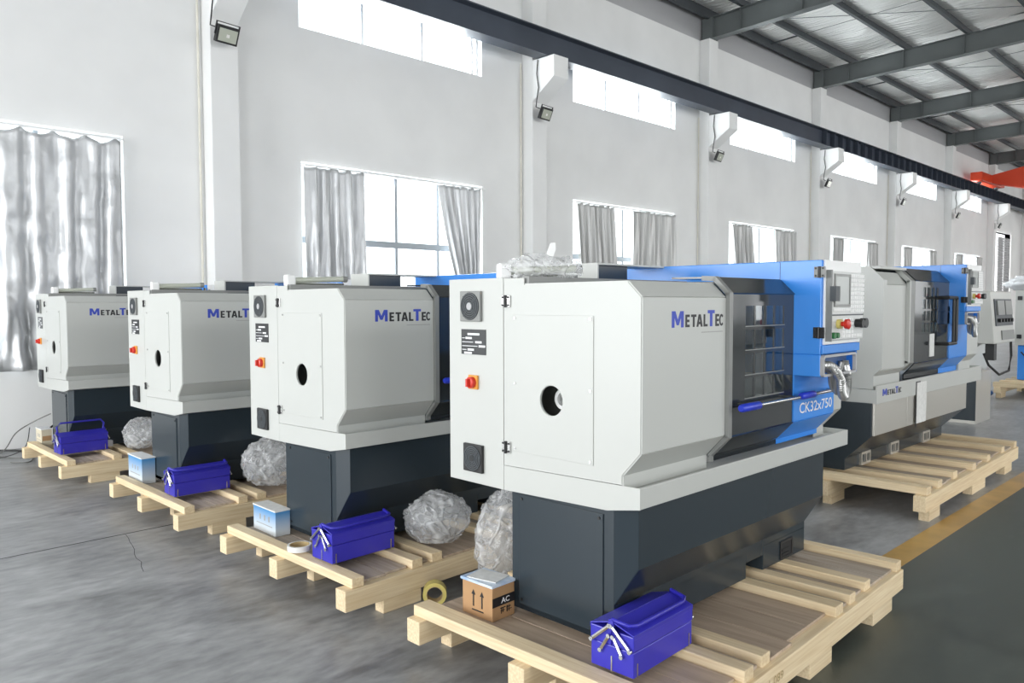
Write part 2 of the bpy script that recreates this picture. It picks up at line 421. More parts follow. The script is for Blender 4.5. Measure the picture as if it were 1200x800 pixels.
# ceiling: foil quilts, rafters, purlins, tie rods
def roof_z(y): return 8.60-0.027*y
PUR_Y = [-0.16]+[-1.0-1.48*i for i in range(15)]
ceiling = tag(MB().prism([(0.3, roof_z(0.3)+0.10), (HALL_Y-0.3, roof_z(HALL_Y)+0.10), (HALL_Y-0.3, roof_z(HALL_Y)+0.2), (0.3, roof_z(0.3)+0.2)], XL-0.3, XR+0.3, 'x').build('ceiling', 'cladding'), kind='structure')
raf = None
for k in NB:
    x = X0+BAY*k+CW/2
    if raf is None:
        mb = MB(); N = HALL_Y
        zb = lambda y: 7.935-0.027*y
        for (xa, xb, h0, h1) in ((-0.11, 0.11, 0, 0.014), (-0.005, 0.005, 0.014, 0.486), (-0.11, 0.11, 0.486, 0.50)):
            mb.prism([(-0.02, zb(0)+h0), (N, zb(N)+h0), (N, zb(N)+h1), (-0.02, zb(0)+h1)], xa, xb, 'x')
        for y in PUR_Y[1:]:
            mb.box(-0.1, 0.1, y-0.005, y+0.005, zb(y)+0.014, zb(y)+0.486)
        mb.box(-0.13, 0.13, -0.3, -0.02, 7.93, 8.42)
        raf = mb.build('rafter', 'rafter_paint', ceiling); raf.location = (x, 0, 0)
    else:
        c = link_copy(raf, ceiling); c.location = (x, 0, 0)
for i, y in enumerate(PUR_Y):
    z = roof_z(y)
    mb = MB(); h = 0.20 if i else 0.26
    mb.box(XL, XR, y-0.004, y+0.004, z-h+0.06, z+0.06); mb.box(XL, XR, y-0.07, y+0.004, z-h+0.06, z-h+0.066); mb.box(XL, XR, y-0.07, y+0.004, z-h+0.066, z-h+0.085)
    mb.build('purlin', 'steel_paint_dark', ceiling)
ins = {}
for k in range(-1, 8):
    for i in range(min(9, len(PUR_Y)-1)):
        y0, y1 = PUR_Y[i]-0.008, PUR_Y[i+1]+0.008
        w = round(y0-y1, 3)
        if w not in ins:
            mb = MB(); nx, ny = 12, 6
            vs = []
            for a in range(nx+1):
                for b in range(ny+1):
                    u, v = a/nx, b/ny
                    sag = -0.05*math.sin(math.pi*v)*(0.55+0.45*math.sin(math.pi*u))
                    vs.append((u*5.98, -v*w, 0.05+0.027*v*w+sag+0.012*math.sin(9*u+5*v)))
            mb.add(vs, [(a*(ny+1)+b, (a+1)*(ny+1)+b, (a+1)*(ny+1)+b+1, a*(ny+1)+b+1) for a in range(nx) for b in range(ny)])
            o = mb.build('insulation_panel', 'foil', ceiling, smooth=60); ins[w] = o
        else:
            o = link_copy(ins[w], ceiling)
        o.location = (X0+BAY*k+CW/2+0.01, y0, roof_z(y0))
for k in range(0, 6):
    xm = X0+BAY*k+CW/2+3
    MB().tube([(xm, PUR_Y[0], 8.55), (xm, PUR_Y[1], 8.58)], 0.02, 6).build('tie_rod', 'steel_paint_dark', ceiling)
    MB().tube([(xm, PUR_Y[1], 8.58), (xm, -9.8, 8.80)], 0.007, 5).build('tie_rod', 'rafter_paint', ceiling)
    MB().tube([(xm-2.9, -0.3, 8.35), (xm+2.9, -6.9, 8.55)], 0.008, 5).build('tie_rod', 'rafter_paint', ceiling)

# crane runway beam, bridge crane
beam = empty('crane_runway_beam', (X0-12, -0.52, 6.125))
tag(beam, 'long dark blue steel crane beam resting on the white wall corbels', 'beam')
L_ = XR-(X0-12)
MB().box(-6, L_, -0.15, 0.15, 0, 0.016).box(-6, L_, -0.005, 0.005, 0.016, 0.44).box(-6, L_, -0.15, 0.15, 0.44, 0.456).build('beam_web', 'crane_beam_paint', beam)
MB().box(-6, L_, -0.035, 0.035, 0.456, 0.52).build('crane_rail', 'rail_grey', beam)
rib = None
for i in range(1, 110):
    x = 23.0+0.55*i
    if x > L_: break
    if rib is None:
        rib = MB().box(-0.006, 0.006, -0.14, -0.005, 0.016, 0.44).build('stiffener', 'crane_beam_paint', beam); rib.location = (x, 0, 0)
    else:
        c = link_copy(rib, beam); c.location = (x, 0, 0)
crane = empty('bridge_crane', (38.2, -0.52, 6.765))
tag(crane, 'red overhead bridge crane girder spanning from the crane beam', 'crane')
MB().prism([(-1.7, 0), (-1.5, -0.02), (1.5, -0.02), (1.7, 0), (1.7, 0.34), (-1.7, 0.34)], -0.22, 0.22, 'y').build('end_truck', 'crane_red', crane, bevel=0.01)
MB().prism([(-0.2, 0.0), (-1.6, -0.38), (-19, -0.38), (-19, 0.62), (-1.6, 0.62), (-0.2, 0.34)], -0.3, 0.3, 'x').build('girder', 'crane_red', crane, bevel=0.01)
for xw in (-1.25, 1.25):
    MB().tube([(xw, -0.06, 0.0), (xw, 0.06, 0.0)], 0.12, 16).build('wheel', 'steel_paint_dark', crane, smooth=40)
MB().box(0.31, 0.7, -2.6, -2.2, -0.2, 0.3).build('drive_motor', 'steel_paint_dark', crane)

# windows
def window(n, a, lo, z0, z1, muls, transom):
    w = empty('window_%d' % n, (a, 0.11, z0)); tag(w, kind='structure')
    W, H = lo[1]-lo[0], z1-z0
    f = MB(); t = 0.05
    f.box(0, t, 0, 0.06, 0, H).box(W-t, W, 0, 0.06, 0, H).box(t, W-t, 0, 0.06, 0, t).box(t, W-t, 0, 0.06, H-t, H).build('window_frame', 'window_frame', w)
    xs = [0.0]+muls+[W]
    for m in muls: MB().box(m-0.025, m+0.025, 0.005, 0.055, t, H-t).build('mullion', 'window_bar' if transom else 'window_frame', w)
    rows = [0.0, H]
    if transom:
        MB().box(t, W-t, 0.002, 0.058, transom-0.05, transom+0.05).build('transom', 'window_bar', w); rows = [0.0, transom, H]
    for i in range(len(xs)-1):
        for j in range(len(rows)-1):
            MB().box(xs[i]+0.02, xs[i+1]-0.02, 0.028, 0.034, rows[j]+0.03, rows[j+1]-0.03).build('pane', 'window_glass', w)
    return w
wn = 1
for k in range(-2, 5):
    a = X0+BAY*k
    window(wn, a+LOW[0], LOW, LOW[2], LOW[3], [0.87, 1.75, 2.62], 1.70); wn += 1
    window(wn, a+HIGH[0], HIGH, HIGH[2], HIGH[3], [1.16, 2.33, 3.44], None); wn += 1
# far doorway with a ribbed folding shutter
d = empty('door_1', (X0+BAY*DOOR_K+0.85, 0.0, 0)); tag(d, kind='structure')
MB().box(-0.12, 0, -0.03, 0.25, 0, 5.12).box(3.1, 3.22, -0.03, 0.25, 0, 5.12).box(0, 3.1, -0.03, 0.25, 5.0, 5.12).build('door_frame', 'white_plastic', d)
mb = MB()
for i in range(40): mb.prism([(0.02, i*0.12), (-0.03, i*0.12+0.06), (0.02, i*0.12+0.12), (0.06, i*0.12+0.06)], 1.0, 1.95, 'x'); mb.prism([(0.02, i*0.12), (-0.03, i*0.12+0.06), (0.02, i*0.12+0.12), (0.06, i*0.12+0.06)], 2.05, 3.0, 'x')
mb.build('shutter', 'cladding', d)

# curtains
def curtain(cx0, cx1, z_top, z_bot, folds, amp, m, label, group, bot=None, seed=0, crumple=0.0, sag=0.03):
    """hanging pleated cloth; bot=(x0,x1) narrows or shifts it towards the foot"""
    random.seed(seed)
    nx, nz = max(24, folds*12), 44
    b0, b1 = bot or (cx0, cx1)
    ph = [random.uniform(0, 6.28) for _ in range(8)]
    vs = []
    for j in range(nz+1):
        v = j/nz; e = v**1.15
        xa, xb = cx0+(b0-cx0)*e, cx1+(b1-cx1)*e
        for i in range(nx+1):
            u = i/nx
            uu = u+0.012*math.sin(7*u+ph[1]+2*v)
            a = amp*(0.55+0.45*v)
            y = a*math.sin(2*math.pi*folds*uu+0.9*math.sin(3*v+ph[0]))+0.45*a*math.sin(2*math.pi*folds*1.7*uu+ph[2]+1.5*v)
            z = z_top+(z_bot-z_top)*v
            if j == 0 or v < 0.08: z -= sag*abs(math.sin(math.pi*folds*0.8*u+ph[3]))*(1-v/0.08)
            if crumple: y += crumple*(0.25+v)*noise.noise(Vector((u*9, v*11, seed)))+0.5*crumple*v*noise.noise(Vector((u*25, v*30, seed+3)))
            vs.append((xa+(xb-xa)*u, y, z))
    mb = MB(); q = nx+1
    mb.add([(x-cx0, y, z-z_bot) for x, y, z in vs], [(j*q+i, j*q+i+1, (j+1)*q+i+1, (j+1)*q+i) for j in range(nz) for i in range(nx)])
    o = mb.build('curtain', m, smooth=70)
    o.location = (cx0, 0.02-0.10, z_bot)
    so = o.modifiers.new('thickness', 'SOLIDIFY'); so.thickness = 0.004
    tag(o, label, 'curtain', group)
    return o
def bx(k, a): return X0+BAY*k+a
ZC, ZS = 3.69, 0.95
curtain(bx(-2, 1.40), bx(-2, 3.55), ZC, 0.90, 8, 0.055, 'curtain_silver', 'crumpled silver curtain drawn shut, wide half next to the other half', 'silver curtains drawn shut beside the wall cables', seed=1, crumple=0.05, sag=0.06)
curtain(bx(-2, 3.60), bx(-2, 4.93), ZC, 0.90, 5, 0.055, 'curtain_silver', 'crumpled silver curtain drawn shut, narrow half with foot bunched on the sill', 'silver curtains drawn shut beside the wall cables', seed=2, crumple=0.06, sag=0.07)
curtain(bx(-1, 1.45), bx(-1, 2.47), ZC, ZS, 5, 0.06, 'curtain_silver', 'broad silver curtain hanging straight in the window with the tied back curtain', None, seed=3, crumple=0.03)
curtain(bx(-1, 3.93), bx(-1, 4.90), ZC, ZS, 6, 0.045, 'curtain_silver', 'silver curtain swept aside into a narrow point towards its foot', None, bot=(bx(-1, 4.62), bx(-1, 4.80)), seed=4, crumple=0.02)
def pair(k, l0, l1, r0, r1, lb, rb, seed, l_left, l_right, group):
    curtain(bx(k, l0), bx(k, l1), ZC, ZS, 7, 0.065, 'curtain_dull', l_left, group, bot=(bx(k, lb[0]), bx(k, lb[1])), seed=seed)
    curtain(bx(k, r0), bx(k, r1), ZC, ZS, 8, 0.065, 'curtain_dull', l_right, group, bot=(bx(k, rb[0]), bx(k, rb[1])), seed=seed+1)
pair(0, 1.47, 2.64, 3.32, 4.93, (1.65, 2.85), (3.1, 4.93), 10, 'grey pleated curtain slanting away from its window frame, wide gap to its mate', 'wide grey pleated curtain hanging straight beside a slanting one', 'grey curtains half open')
pair(1, 1.47, 2.45, 3.75, 4.93, (1.75, 2.75), (3.95, 4.93), 12, 'grey pleated curtain leaning inward above the blue lathe cabinet', 'grey pleated curtain beside the one leaning above the blue cabinet', 'grey curtains half open')
far_at = {2: 'behind the lathe keypad panel', 3: 'above the large lathe headstock', 4: 'above the large lathe blue cabinet'}
for k, sd in ((2, 14), (3, 16), (4, 18)):
    pair(k, 1.47, 2.15, 4.1, 4.93, (1.47, 2.0), (4.15, 4.93), sd, 'narrower grey curtain of the distant window %s' % far_at[k],
         'wider grey curtain of the distant window %s' % far_at[k], 'curtains of the far windows')
for k in range(-2, 5):
    tag(MB().tube([(bx(k, 1.45), -0.085, 3.69), (bx(k, 4.98), -0.085, 3.69)], 0.012, 6).build('curtain_rail', 'white_plastic', wall_back))

# floodlights on the columns
def floodlight():
    t = empty('floodlight', (0, 0, 0))
    h = MB().prism([(-0.15, -0.11), (0.15, -0.11), (0.15, 0.11), (-0.15, 0.11)], -0.03, 0.035, 'y').build('housing', 'black', t, bevel=0.006)
    MB().box(-0.125, 0.125, -0.034, -0.030, -0.085, 0.075).build('lens', 'lamp_glass', h)
    MB().box(-0.02, 0.02, -0.04, -0.034, -0.03, 0.01).build('light_chip', 'tape_white', h)
    MB().box(-0.165, -0.152, 0.0, 0.02, -0.02, 0.135).box(0.152, 0.165, 0.0, 0.02, -0.02, 0.135).box(-0.165, 0.165, 0.0, 0.02, 0.135, 0.145).build('bracket', 'black', h)
    h.rotation_euler = (R(24), 0, R(6))
    MB().tube([(-0.12, 0.03, 0.08), (-0.19, 0.06, 0.10), (-0.175, 0.05, 0.25), (-0.165, 0.02, 0.45), (-0.17, 0.06, 0.70), (-0.165, 0.04, 0.95)], 0.010, 6).build('cable', 'cable_black', t, smooth=60)
    tag(t, 'small black floodlight hanging under a white corbel with dangling cable', 'floodlight', 'floodlights under the corbels')
    return t
fl = floodlight()
for i, k in enumerate((-1, 0, 1, 2, 3, 4, 5)):
    f = fl if i == 0 else copy_tree(fl)
    f.location = (X0+BAY*k+0.14, -0.47, 5.14)
    f['label'] = {-1: 'black floodlight under the corbel between the crumpled curtains and the tied back curtain', 0: 'black floodlight under the corbel between the tied back curtain and the slanting one',
                  1: 'black floodlight under the corbel next to the curtain leaning inward', 2: 'black floodlight under the corbel where the ribbed part of the crane beam begins'}.get(k, 'small far black floodlight hanging under a white corbel on a distant column')

# ================================================================== pallets
def pallet(FL, rot, L, W, timbers, planks, feet, label, zf=0.075, zs=0.185, zt=0.235, mids=(0.49,)):
    p = empty('wooden_pallet', (FL[0], FL[1], 0), rot)
    tag(p, label, 'pallet')
    def bx_(name, m, x0, x1, y0, y1, z0, z1, bev=0.004):
        o = MB().box(-(x1-x0)/2, (x1-x0)/2, -(y1-y0)/2, (y1-y0)/2, -(z1-z0)/2, (z1-z0)/2).build(name, m, p, bevel=bev)
        o.location = ((x0+x1)/2, (y0+y1)/2, (z0+z1)/2); return o
    ys = [0.0]+[W*m for m in mids]+[W-0.09]
    for y in ys:
        bx_('skid', 'wood_x', 0, L, y, y+0.09, zf, zs)
        for f0, f1 in feet:
            bx_('foot_block', 'wood_x', f0, f1, y+0.004, y+0.08, 0, zf)
    for i, (x, w, m) in enumerate(timbers):
        o = bx_('deck_timber', m, x, x+w, 0.012+0.01*((i*7) % 3), W-0.01*((i*5) % 3), zs, zt+0.004*((i*3) % 3))
    for x0, x1, m in planks:
        bx_('plank', m, x0, x1, 0.035+0.012*((int(x0*100)*7) % 3), W-0.02, zs, zs+0.014, 0.002)
    return p
wy, wg, ply = 'wood_y', 'wood_grey', 'plywood'
pallet((2.165, -8.902), R(2.0), 2.30, 1.47,
       [(0.04, 0.095, wy), (0.50, 0.075, wy), (0.665, 0.075, wy), (1.375, 0.09, wy), (1.575, 0.075, wy), (1.80, 0.08, wy), (2.22, 0.075, wy)],
       [(0.145, 0.32, ply), (0.325, 0.49, ply), (0.585, 0.655, wg), (0.75, 0.95, ply), (0.955, 1.16, ply), (1.165, 1.365, ply), (1.475, 1.565, wg), (1.66, 1.79, wg), (1.89, 2.04, wg), (2.045, 2.21, wg)],
       [(0.2, 0.46), (1.07, 1.315), (1.85, 2.135)], 'large wooden pallet under the lathe with the cardboard box')
moved(text_mb('1-089', 0.13, 0.035, 0.0), 0.66, -0.002, 0.115).build('stencil_print', 'tape_core', bpy.data.objects['wooden_pallet'])
small_t = [(0.05, 0.075, wy), (0.45, 0.075, wy), (0.60, 0.078, wy), (1.12, 0.08, wy), (1.34, 0.075, wy), (1.62, 0.075, wy), (2.15, 0.08, wy)]
small_p = [(0.135, 0.29, wg), (0.295, 0.44, wg), (0.535, 0.59, wg), (0.69, 0.90, ply), (0.905, 1.11, ply), (1.21, 1.33, wg), (1.425, 1.61, wg), (1.705, 1.92, ply), (1.925, 2.14, ply)]
small_f = [(0.24, 0.50), (1.05, 1.30), (1.85, 2.1)]
pallet((2.078, -6.955), R(1.6), 2.28, 1.42, small_t, small_p, small_f, 'wooden pallet with a roll of white tape lying on its end timber')
pallet((2.015, -4.905), R(0.8), 2.28, 1.42, small_t, small_p, small_f, 'wooden pallet carrying a blue carton and a long blue toolbox on bare planks')
pallet((1.880, -2.515), R(0.5), 2.28, 1.42, small_t, small_p, small_f, 'wooden pallet beside the wall cables with the cream carton')
pallet((6.16, -8.395), R(1.0), 2.86, 1.50,
       [(0.06, 0.10, wy), (0.36, 0.11, wy), (0.80, 0.11, wy), (1.28, 0.10, wy), (1.78, 0.11, wy), (2.35, 0.10, wy), (2.74, 0.10, wy)],
       [(0.17, 0.35, wg), (0.48, 0.63, wg), (0.64, 0.79, wg), (0.92, 1.09, ply), (1.10, 1.27, ply), (1.39, 1.57, wg), (1.58, 1.77, wg), (1.90, 2.11, ply), (2.12, 2.34, ply), (2.46, 2.73, wg)],
       [(0.1, 0.36), (1.25, 1.66), (2.35, 2.62)], 'wooden pallet under the lathe with the black vertical door handle', zf=0.085, zs=0.205, zt=0.265)

# ================================================================== lathes
def fan(parent, y, z, s, grey=True):
    """square ventilation grille on the end door, facing -x"""
    t = MB().box(-0.016, 0.0, y-s/2, y+s/2, z-s/2, z+s/2).build('fan_grille' if grey else 'vent_grille', 'rail_grey' if grey else 'black', parent, dz=Z0, bevel=0.003)
    mb = MB()
    for r in (0.30, 0.37, 0.44): mb.ring((0, y, z), 'x', r*s, (r-0.035)*s, -0.020, -0.015, 24)
    for r in (0.16, 0.23): mb.ring((0, y, z), 'x', r*s, (r-0.035)*s, -0.020, -0.015, 24)
    for q in range(4):
        a = R(45+90*q); mb.tube([(-0.018, y+math.cos(a)*0.1*s, z+math.sin(a)*0.1*s), (-0.018, y+math.cos(a)*0.46*s, z+math.sin(a)*0.46*s)], 0.003, 4)
    MB().tube([(-0.0165, y, z), (-0.0172, y, z)], 0.46*s, 24).build('fan_opening', 'void_dark', t, dz=Z0)
    mb.build('fan_guard', 'steel_paint_dark', t, dz=Z0)
    MB().tube([(-0.017, y, z), (-0.022, y, z)], 0.12*s, 16).build('fan_hub', 'cladding' if grey else 'black_plate', t, dz=Z0)
    return t

GLYPH = {'M': ([(0, 0), (0, 1), (.30, 1), (.5, .48), (.70, 1), (1, 1), (1, 0), (.77, 0), (.77, .60), (.59, .14), (.41, .14), (.23, .60), (.23, 0)], []),
         'E': ([(0, 0), (0, 1), (1, 1), (1, .8), (.42, .8), (.42, .6), (.92, .6), (.92, .4), (.42, .4), (.42, .2), (1, .2), (1, 0)], []),
         'T': ([(.32, 0), (.32, .8), (0, .8), (0, 1), (1, 1), (1, .8), (.68, .8), (.68, 0)], []),
         'A': ([(0, 0), (.32, 1), (.68, 1), (1, 0), (.70, 0), (.64, .2), (.36, .2), (.30, 0)], [[(.42, .4), (.58, .4), (.5, .72)]]),
         'L': ([(0, 0), (0, 1), (.42, 1), (.42, .2), (1, .2), (1, 0)], []),
         'C': ([(.5+.5*math.cos(R(q))*1.0, .5+.5*math.sin(R(q))) for q in range(40, 321, 20)]+[(.5+.2*math.cos(R(q)), .5+.31*math.sin(R(q))) for q in range(320, 39, -20)], [])}
def logo(parent, x0, x1, z0, zM, y, small=True):
    """METALTEC lettering: big blue M and T, dark small capitals"""
    W = x1-x0; h = zM-z0
    lay = [('M', 0.0, 0.215, 1.0, 'print_blue'), ('E', 0.245, 0.082, 0.78, 'print_black'), ('T', 0.352, 0.10, 0.78, 'print_black'), ('A', 0.455, 0.12, 0.78, 'print_black'),
           ('L', 0.59, 0.082, 0.78, 'print_black'), ('T', 0.672, 0.14, 1.04, 'print_blue'), ('E', 0.825, 0.08, 0.78, 'print_black'), ('C', 0.905, 0.093, 0.78, 'print_black')]
    for ch, a, w, hh, m in lay:
        o, hs = GLYPH[ch]; f = lambda pts: [(x0+(a+p*w)*W, z0+q*hh*h) for p, q in pts]
        MB().plate(f(o), [f(q) for q in hs], y, y+0.001, 'y').build('letter', m, parent, dz=Z0)
    if small:
        MB().box(x0+0.55*W, x1-0.008, y, y+0.001, z0-0.026, z0-0.022).build('tagline_print', 'print_grey', parent, dz=Z0)

def hinge(parent, name, y, z, m='steel', x=0.0):
    t = MB().box(x-0.008, x, y-0.028, y+0.028, z-0.027, z+0.027).build(name, m, parent, dz=Z0, bevel=0.002)
    mb = MB().tube([(x-0.010, y, z-0.028), (x-0.010, y, z+0.028)], 0.007, 8)
    for a in (-0.018, 0.018):
        for b in (-0.018, 0.018): mb.tube([(x-0.008, y+a, z+b), (x-0.011, y+a, z+b)], 0.005, 8)
    mb.build('hinge_pin', 'black', t, dz=Z0)

def control_box(parent, x0, x1, yf, yb, z0, z1, ps):
    """blue cabinet with keypad, screen, emergency stop; ps = height of the lower blue strip and recess"""
    bz = z0+ps                                  # lower end of the control panel
    b = MB().box(x0, x1, yf+0.012, yb, bz-0.05, z1).box(x0, x0+0.012, yf+0.012, yb, z0, bz-0.05).box(x1-0.012, x1, yf+0.012, yb, z0, bz-0.05).box(x0+0.012, x1-0.012, yf+0.06, yb, z0, bz-0.05).build('control_cabinet', 'blue_paint', parent, dz=Z0, bevel=0.004)
    MB().box(x0+0.02, x1, yf, yf+0.012, bz, z1).build('panel_door', 'white_plastic', b, dz=Z0, bevel=0.002)
    MB().box(x0+0.004, x1, yf, yf+0.012, bz-0.045, bz-0.003).build('blue_strip', 'blue_paint', b, dz=Z0, bevel=0.002)
    fr = MB().plate(rrect(x0, x1-0.05, z0, bz-0.052, 0.02), [rrect(x0+0.012, x1-0.062, z0+0.012, bz-0.064, 0.014)], yf-0.006, yf+0.012, 'y').build('recess_rim', 'cladding', b, dz=Z0)
    MB().box(x0+0.012, x1-0.062, yf+0.045, yf+0.058, z0+0.01, bz-0.062).build('recess_back', 'dark_blue', b, dz=Z0)
    W, H = x1-x0, z1-bz
    px0, px1, pz0, pz1 = x0+0.045*1, x1-0.012, bz+0.05*H, z1-0.13*H
    MB().box(px0-0.012, px1, yf-0.02, yf, pz0, pz1).build('operator_panel', 'key_grey', b, dz=Z0, bevel=0.003)
    MB().box(px0-0.018, px0-0.012, yf-0.03, yf, pz0-0.005, pz1+0.005).build('panel_edge', 'rail_grey', b, dz=Z0)
    MB().box(px0-0.02, px0+0.03, yf-0.05, yf-0.02, pz0+0.58*H*0.8, pz0+0.80*H*0.8).build('port_box', 'steel_paint_dark', b, dz=Z0)
    pw, ph = px1-px0, pz1-pz0
    sx0, sx1, sz0, sz1 = px0+0.10*pw, px0+0.52*pw, pz0+0.52*ph, pz0+0.93*ph
    MB().plate(rect(sx0-0.012, sx1+0.012, sz0-0.012, sz1+0.012), [rect(sx0, sx1, sz0, sz1)], yf-0.026, yf-0.02, 'y').build('screen_bezel', 'rail_grey', b, dz=Z0)
    MB().box(sx0, sx1, yf-0.023, yf-0.02, sz0, sz1).build('screen', 'screen', b, dz=Z0)
    k = MB(); c = 0.028
    for i in range(8):
        for j in range(17):
            kx, kz = px0+0.57*pw+i*0.0255*W/0.46, pz0+0.40*ph+j*0.0235*H/0.44
            if kx+0.02 < px1 and kz+0.016 < pz1: k.box(kx, kx+0.019*W/0.46, yf-0.024, yf-0.02, kz, kz+0.017*H/0.44)
    for i in range(11): k.box(px0+0.06*pw+i*0.0195, px0+0.06*pw+i*0.0195+0.014, yf-0.024, yf-0.02, pz0+0.42*ph, pz0+0.46*ph)
    for i in range(10):
        for j in range(5):
            if 0.25 < i/10 < 0.62 and j > 0 or j == 0 and i > 2: k.box(px0+0.06*pw+i*0.09*pw, px0+0.06*pw+i*0.09*pw+0.07*pw, yf-0.024, yf-0.02, pz0+0.03*ph+j*0.06*ph, pz0+0.03*ph+j*0.06*ph+0.045*ph)
    tag(k.build('keypad', 'white_plastic', b, dz=Z0), kind='stuff')
    MB().box(px0-0.005, px1, yf-0.0215, yf-0.02, pz0+0.355*ph, pz0+0.375*ph).build('panel_seam', 'steel_paint_dark', b, dz=Z0)
    ex, ez = px0+0.20*pw, pz0+0.235*ph
    MB().tube([(ex, yf-0.02, ez), (ex, yf-0.04, ez)], 0.024, 16).build('stop_collar', 'tape_yellow', b, dz=Z0, smooth=40)
    MB().tube([(ex, yf-0.04, ez), (ex, yf-0.052, ez), (ex, yf-0.058, ez), (ex, yf-0.075, ez), (ex, yf-0.08, ez)], [0.012, 0.012, 0.024, 0.026, 0.018], 16).build('emergency_stop', 'red', b, dz=Z0, smooth=40)
    kx = px0+0.86*pw
    MB().tube([(kx-0.04, yf-0.02, ez), (kx-0.04, yf-0.06, ez)], 0.022, 14).tube([(kx+0.03, yf-0.02, ez), (kx+0.03, yf-0.05, ez)], 0.026, 14).build('selector_knob', 'black', b, dz=Z0, smooth=40)
    MB().tube([(px0+0.05*pw, yf-0.02, pz0+0.07*ph), (px0+0.05*pw, yf-0.035, pz0+0.07*ph)], 0.016, 12).tube([(px0+0.17*pw, yf-0.02, pz0+0.07*ph), (px0+0.17*pw, yf-0.032, pz0+0.07*ph)], 0.014, 12).build('start_button', 'green', b, dz=Z0, smooth=40)
    MB().box(x0-0.001, x0, yf+0.2265, yf+0.2295, z0+0.16, z1).build('cabinet_seam', 'dark_blue', b, dz=Z0)
    hinge(b, 'cabinet_hinge', yf+0.02, z1-0.06, 'rail_grey', x0); hinge(b, 'cabinet_hinge', yf+0.02, bz+0.06, 'black', x0)
    # ribbed cable conduits hanging out of the recess
    def hose(pts, r):
        P = [Vector(p) for p in pts]; out = []; rr = []
        for i in range(len(P)-1):
            p0, p1, p2, p3 = P[max(i-1, 0)], P[i], P[i+1], P[min(i+2, len(P)-1)]
            for s in range(14):
                t = s/14
                out.append(0.5*((2*p1)+(p2-p0)*t+(2*p0-5*p1+4*p2-p3)*t*t+(3*p1-p0-3*p2+p3)*t*t*t)); rr.append(r*(1.0 if s % 2 else 0.86))
        return MB().tube(out, rr, 10).build('conduit_hose', 'conduit_silver', parent, dz=Z0, smooth=50)
    hb = bz-1.445
    for (dx, dy, dz_, r) in ((0.0, 0.0, 0.0, 0.024), (0.03, 0.035, 0.02, 0.017), (-0.015, 0.05, 0.03, 0.014)):
        hose([(x0+0.02+dx, yf+0.03, 1.34+hb), (x0+0.08+dx, yf-0.01+dy, 1.335+hb), (x0+0.14+dx, yf-0.03+dy, 1.275+hb+dz_), (x0+0.185+dx*0.5, yf-0.02+dy, 1.205+hb+dz_),
              (x0+0.24, yf-0.01+dy, 1.17+hb+dz_), (x0+0.295-dx*0.5, yf+0.0+dy, 1.20+hb+dz_), (x0+0.325-dx, yf+0.01+dy, 1.265+hb), (x0+0.335-dx, yf+0.03, 1.35+hb)], r)
    return b

